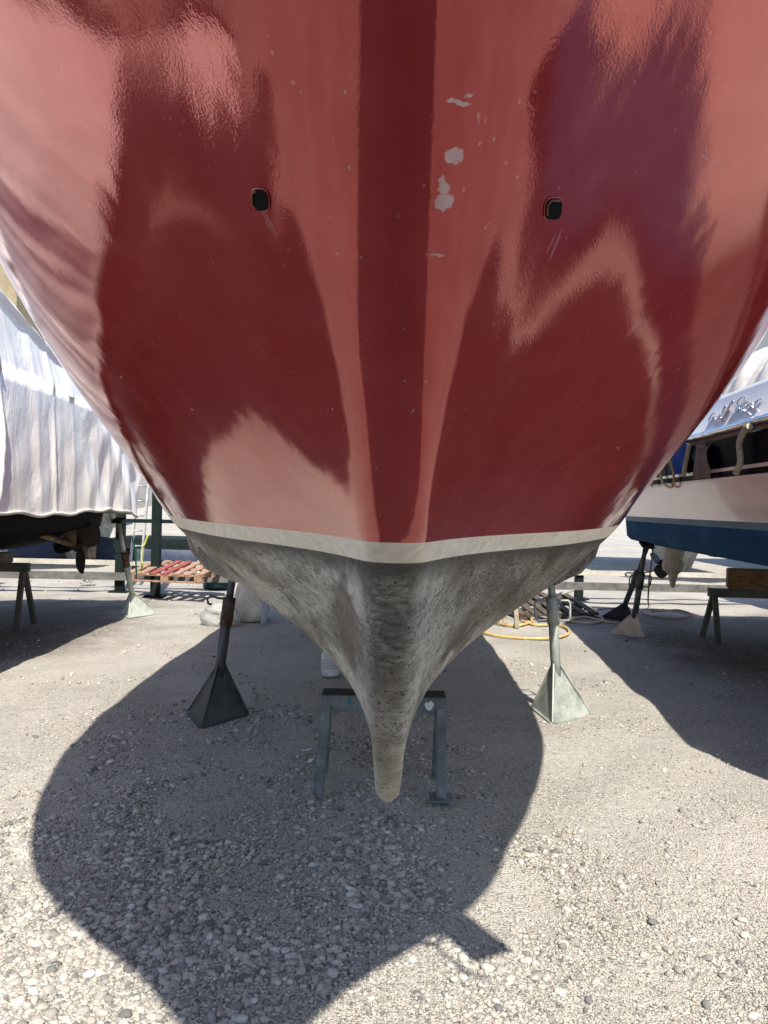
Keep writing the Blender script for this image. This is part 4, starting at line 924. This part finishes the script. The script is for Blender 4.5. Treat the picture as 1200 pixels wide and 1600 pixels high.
plain_boat('extra_boat', 'white boat in the back row, behind the stern of the cabin cruiser', 7.3, 15.5, 22.5, 1.5, (M_white, M_white), .45)
plain_boat('extra_boat', 'dark blue boat in the back row, far right behind the cabin cruiser', 11.8, 15.2, 23, 1.5, (M_bluehull, M_white), .4)
for px, py, sx, sy, lab in ((484, 1192, .022, .03, 'white paint scrap lying by the left leg of the low trestle'), (478, 1178, .034, .012, 'thin pale wood splinter lying by the low trestle')):
    g0 = ground(px, py); m = MB(); z0 = float(gz(g0.x, g0.y))+.018
    m.prism([(g0.x-sx, g0.y-sy*.4, z0), (g0.x+sx*.5, g0.y-sy, z0+.006), (g0.x+sx, g0.y+sy*.3, z0+.012), (g0.x-sx*.2, g0.y+sy, z0+.002)], (0, 0, .003)); tag(m.build('scrap', M_splash), lab, 'scrap')
plain_boat('extra_boat', 'unseen white boat added beyond the wrapped boat, farther left, to block sky', -7.75, 2.8, 11.5, 1.5, (M_white, M_white))  # out-of-frame hull added to block sky and deepen shade under the neighbours
plain_boat('extra_boat', 'unseen white boat added beyond the cabin cruiser, farther right, to block sky', 8.0, 3.3, 12.0, 1.5, (M_white, M_white))  # matching sky blocker added out of frame on the right
ob = thing('extra_boat', 'unseen dark blue boat added behind the camera to darken the red bow', 'boat', (.1, -5.5, 0)); rows = []  # unseen hull added behind the camera: its reflection and shadow darken the stem
for i in range(40):
    t = (i/39)**1.6; row = []
    for z, k, y0 in ((3.3, 1, -.8), (2.7, .98, -.85), (2.0, .95, -.91), (1.4, .9, -.97), (.9, .6, -1.1), (.55, .12, -1.3)):
        y = y0-9*t; row.append((k*(1.75-.5*t**2), y, z))
    rows.append([(.1-x, y, z) for x, y, z in row]+[(.1+x, y, z) for x, y, z in row[::-1]])
m = MB(); m.grid(np.array(rows)); m.add(rows[0], [tuple(range(12))], False); m.add(rows[-1], [tuple(range(12))], False); m.build('hull', worn('navy_gelcoat', (.010,.016,.035), .35, spec=.3, bmp=0), ob)
m = MB(); m.grid(np.array([[r[0], (.1, r[0][1], 3.42), r[-1]] for r in rows])); m.build('deck', M_white, ob)
m = MB(); m.prism([(-1.0, -3.6, 3.3), (-1.0, -7.5, 3.3), (-.9, -6.6, 4.6), (-.9, -4.4, 4.6)], (2.2, 0, 0)); m.build('cabin', M_white, ob)
for k in range(3):
    m = MB(); m.box((.1, -3.4-2.5*k, .27), (.5, .3, .56), ch=.01); tag(m.build('timber_block', M_oldwood), 'timber block under the keel of the added dark blue boat', 'timber block', 'keel blocks of the added dark blue boat')
# low wooded rise along the horizon
hm_, nt, bs = new_mat('wooded_hills'); n = noise(nt, .09, 8, .7, coords(nt)); nt.links.new(ramp(nt, n, [(.3, (.025,.04,.018)), (.7, (.075,.095,.05))]), bs.inputs['Base Color']); bs.inputs['Roughness'].default_value = .95
rows = []
for k in range(241):
    th = 2*math.pi*k/240; R_ = 420+40*math.sin(3*th)
    h_ = 9+5*math.sin(5*th+1)+3*math.sin(13*th)+1.6*math.sin(41*th)+1.0*math.sin(97*th+2)
    rows.append([(R_*math.sin(th), R_*math.cos(th), -.5), ((R_+25)*math.sin(th), (R_+25)*math.cos(th), h_*.8), ((R_+70)*math.sin(th), (R_+70)*math.cos(th), h_), ((R_+160)*math.sin(th), (R_+160)*math.cos(th), -.5)])
m = MB(); m.grid(np.array(rows)); tag(m.build('hills', hm_), kind='structure')
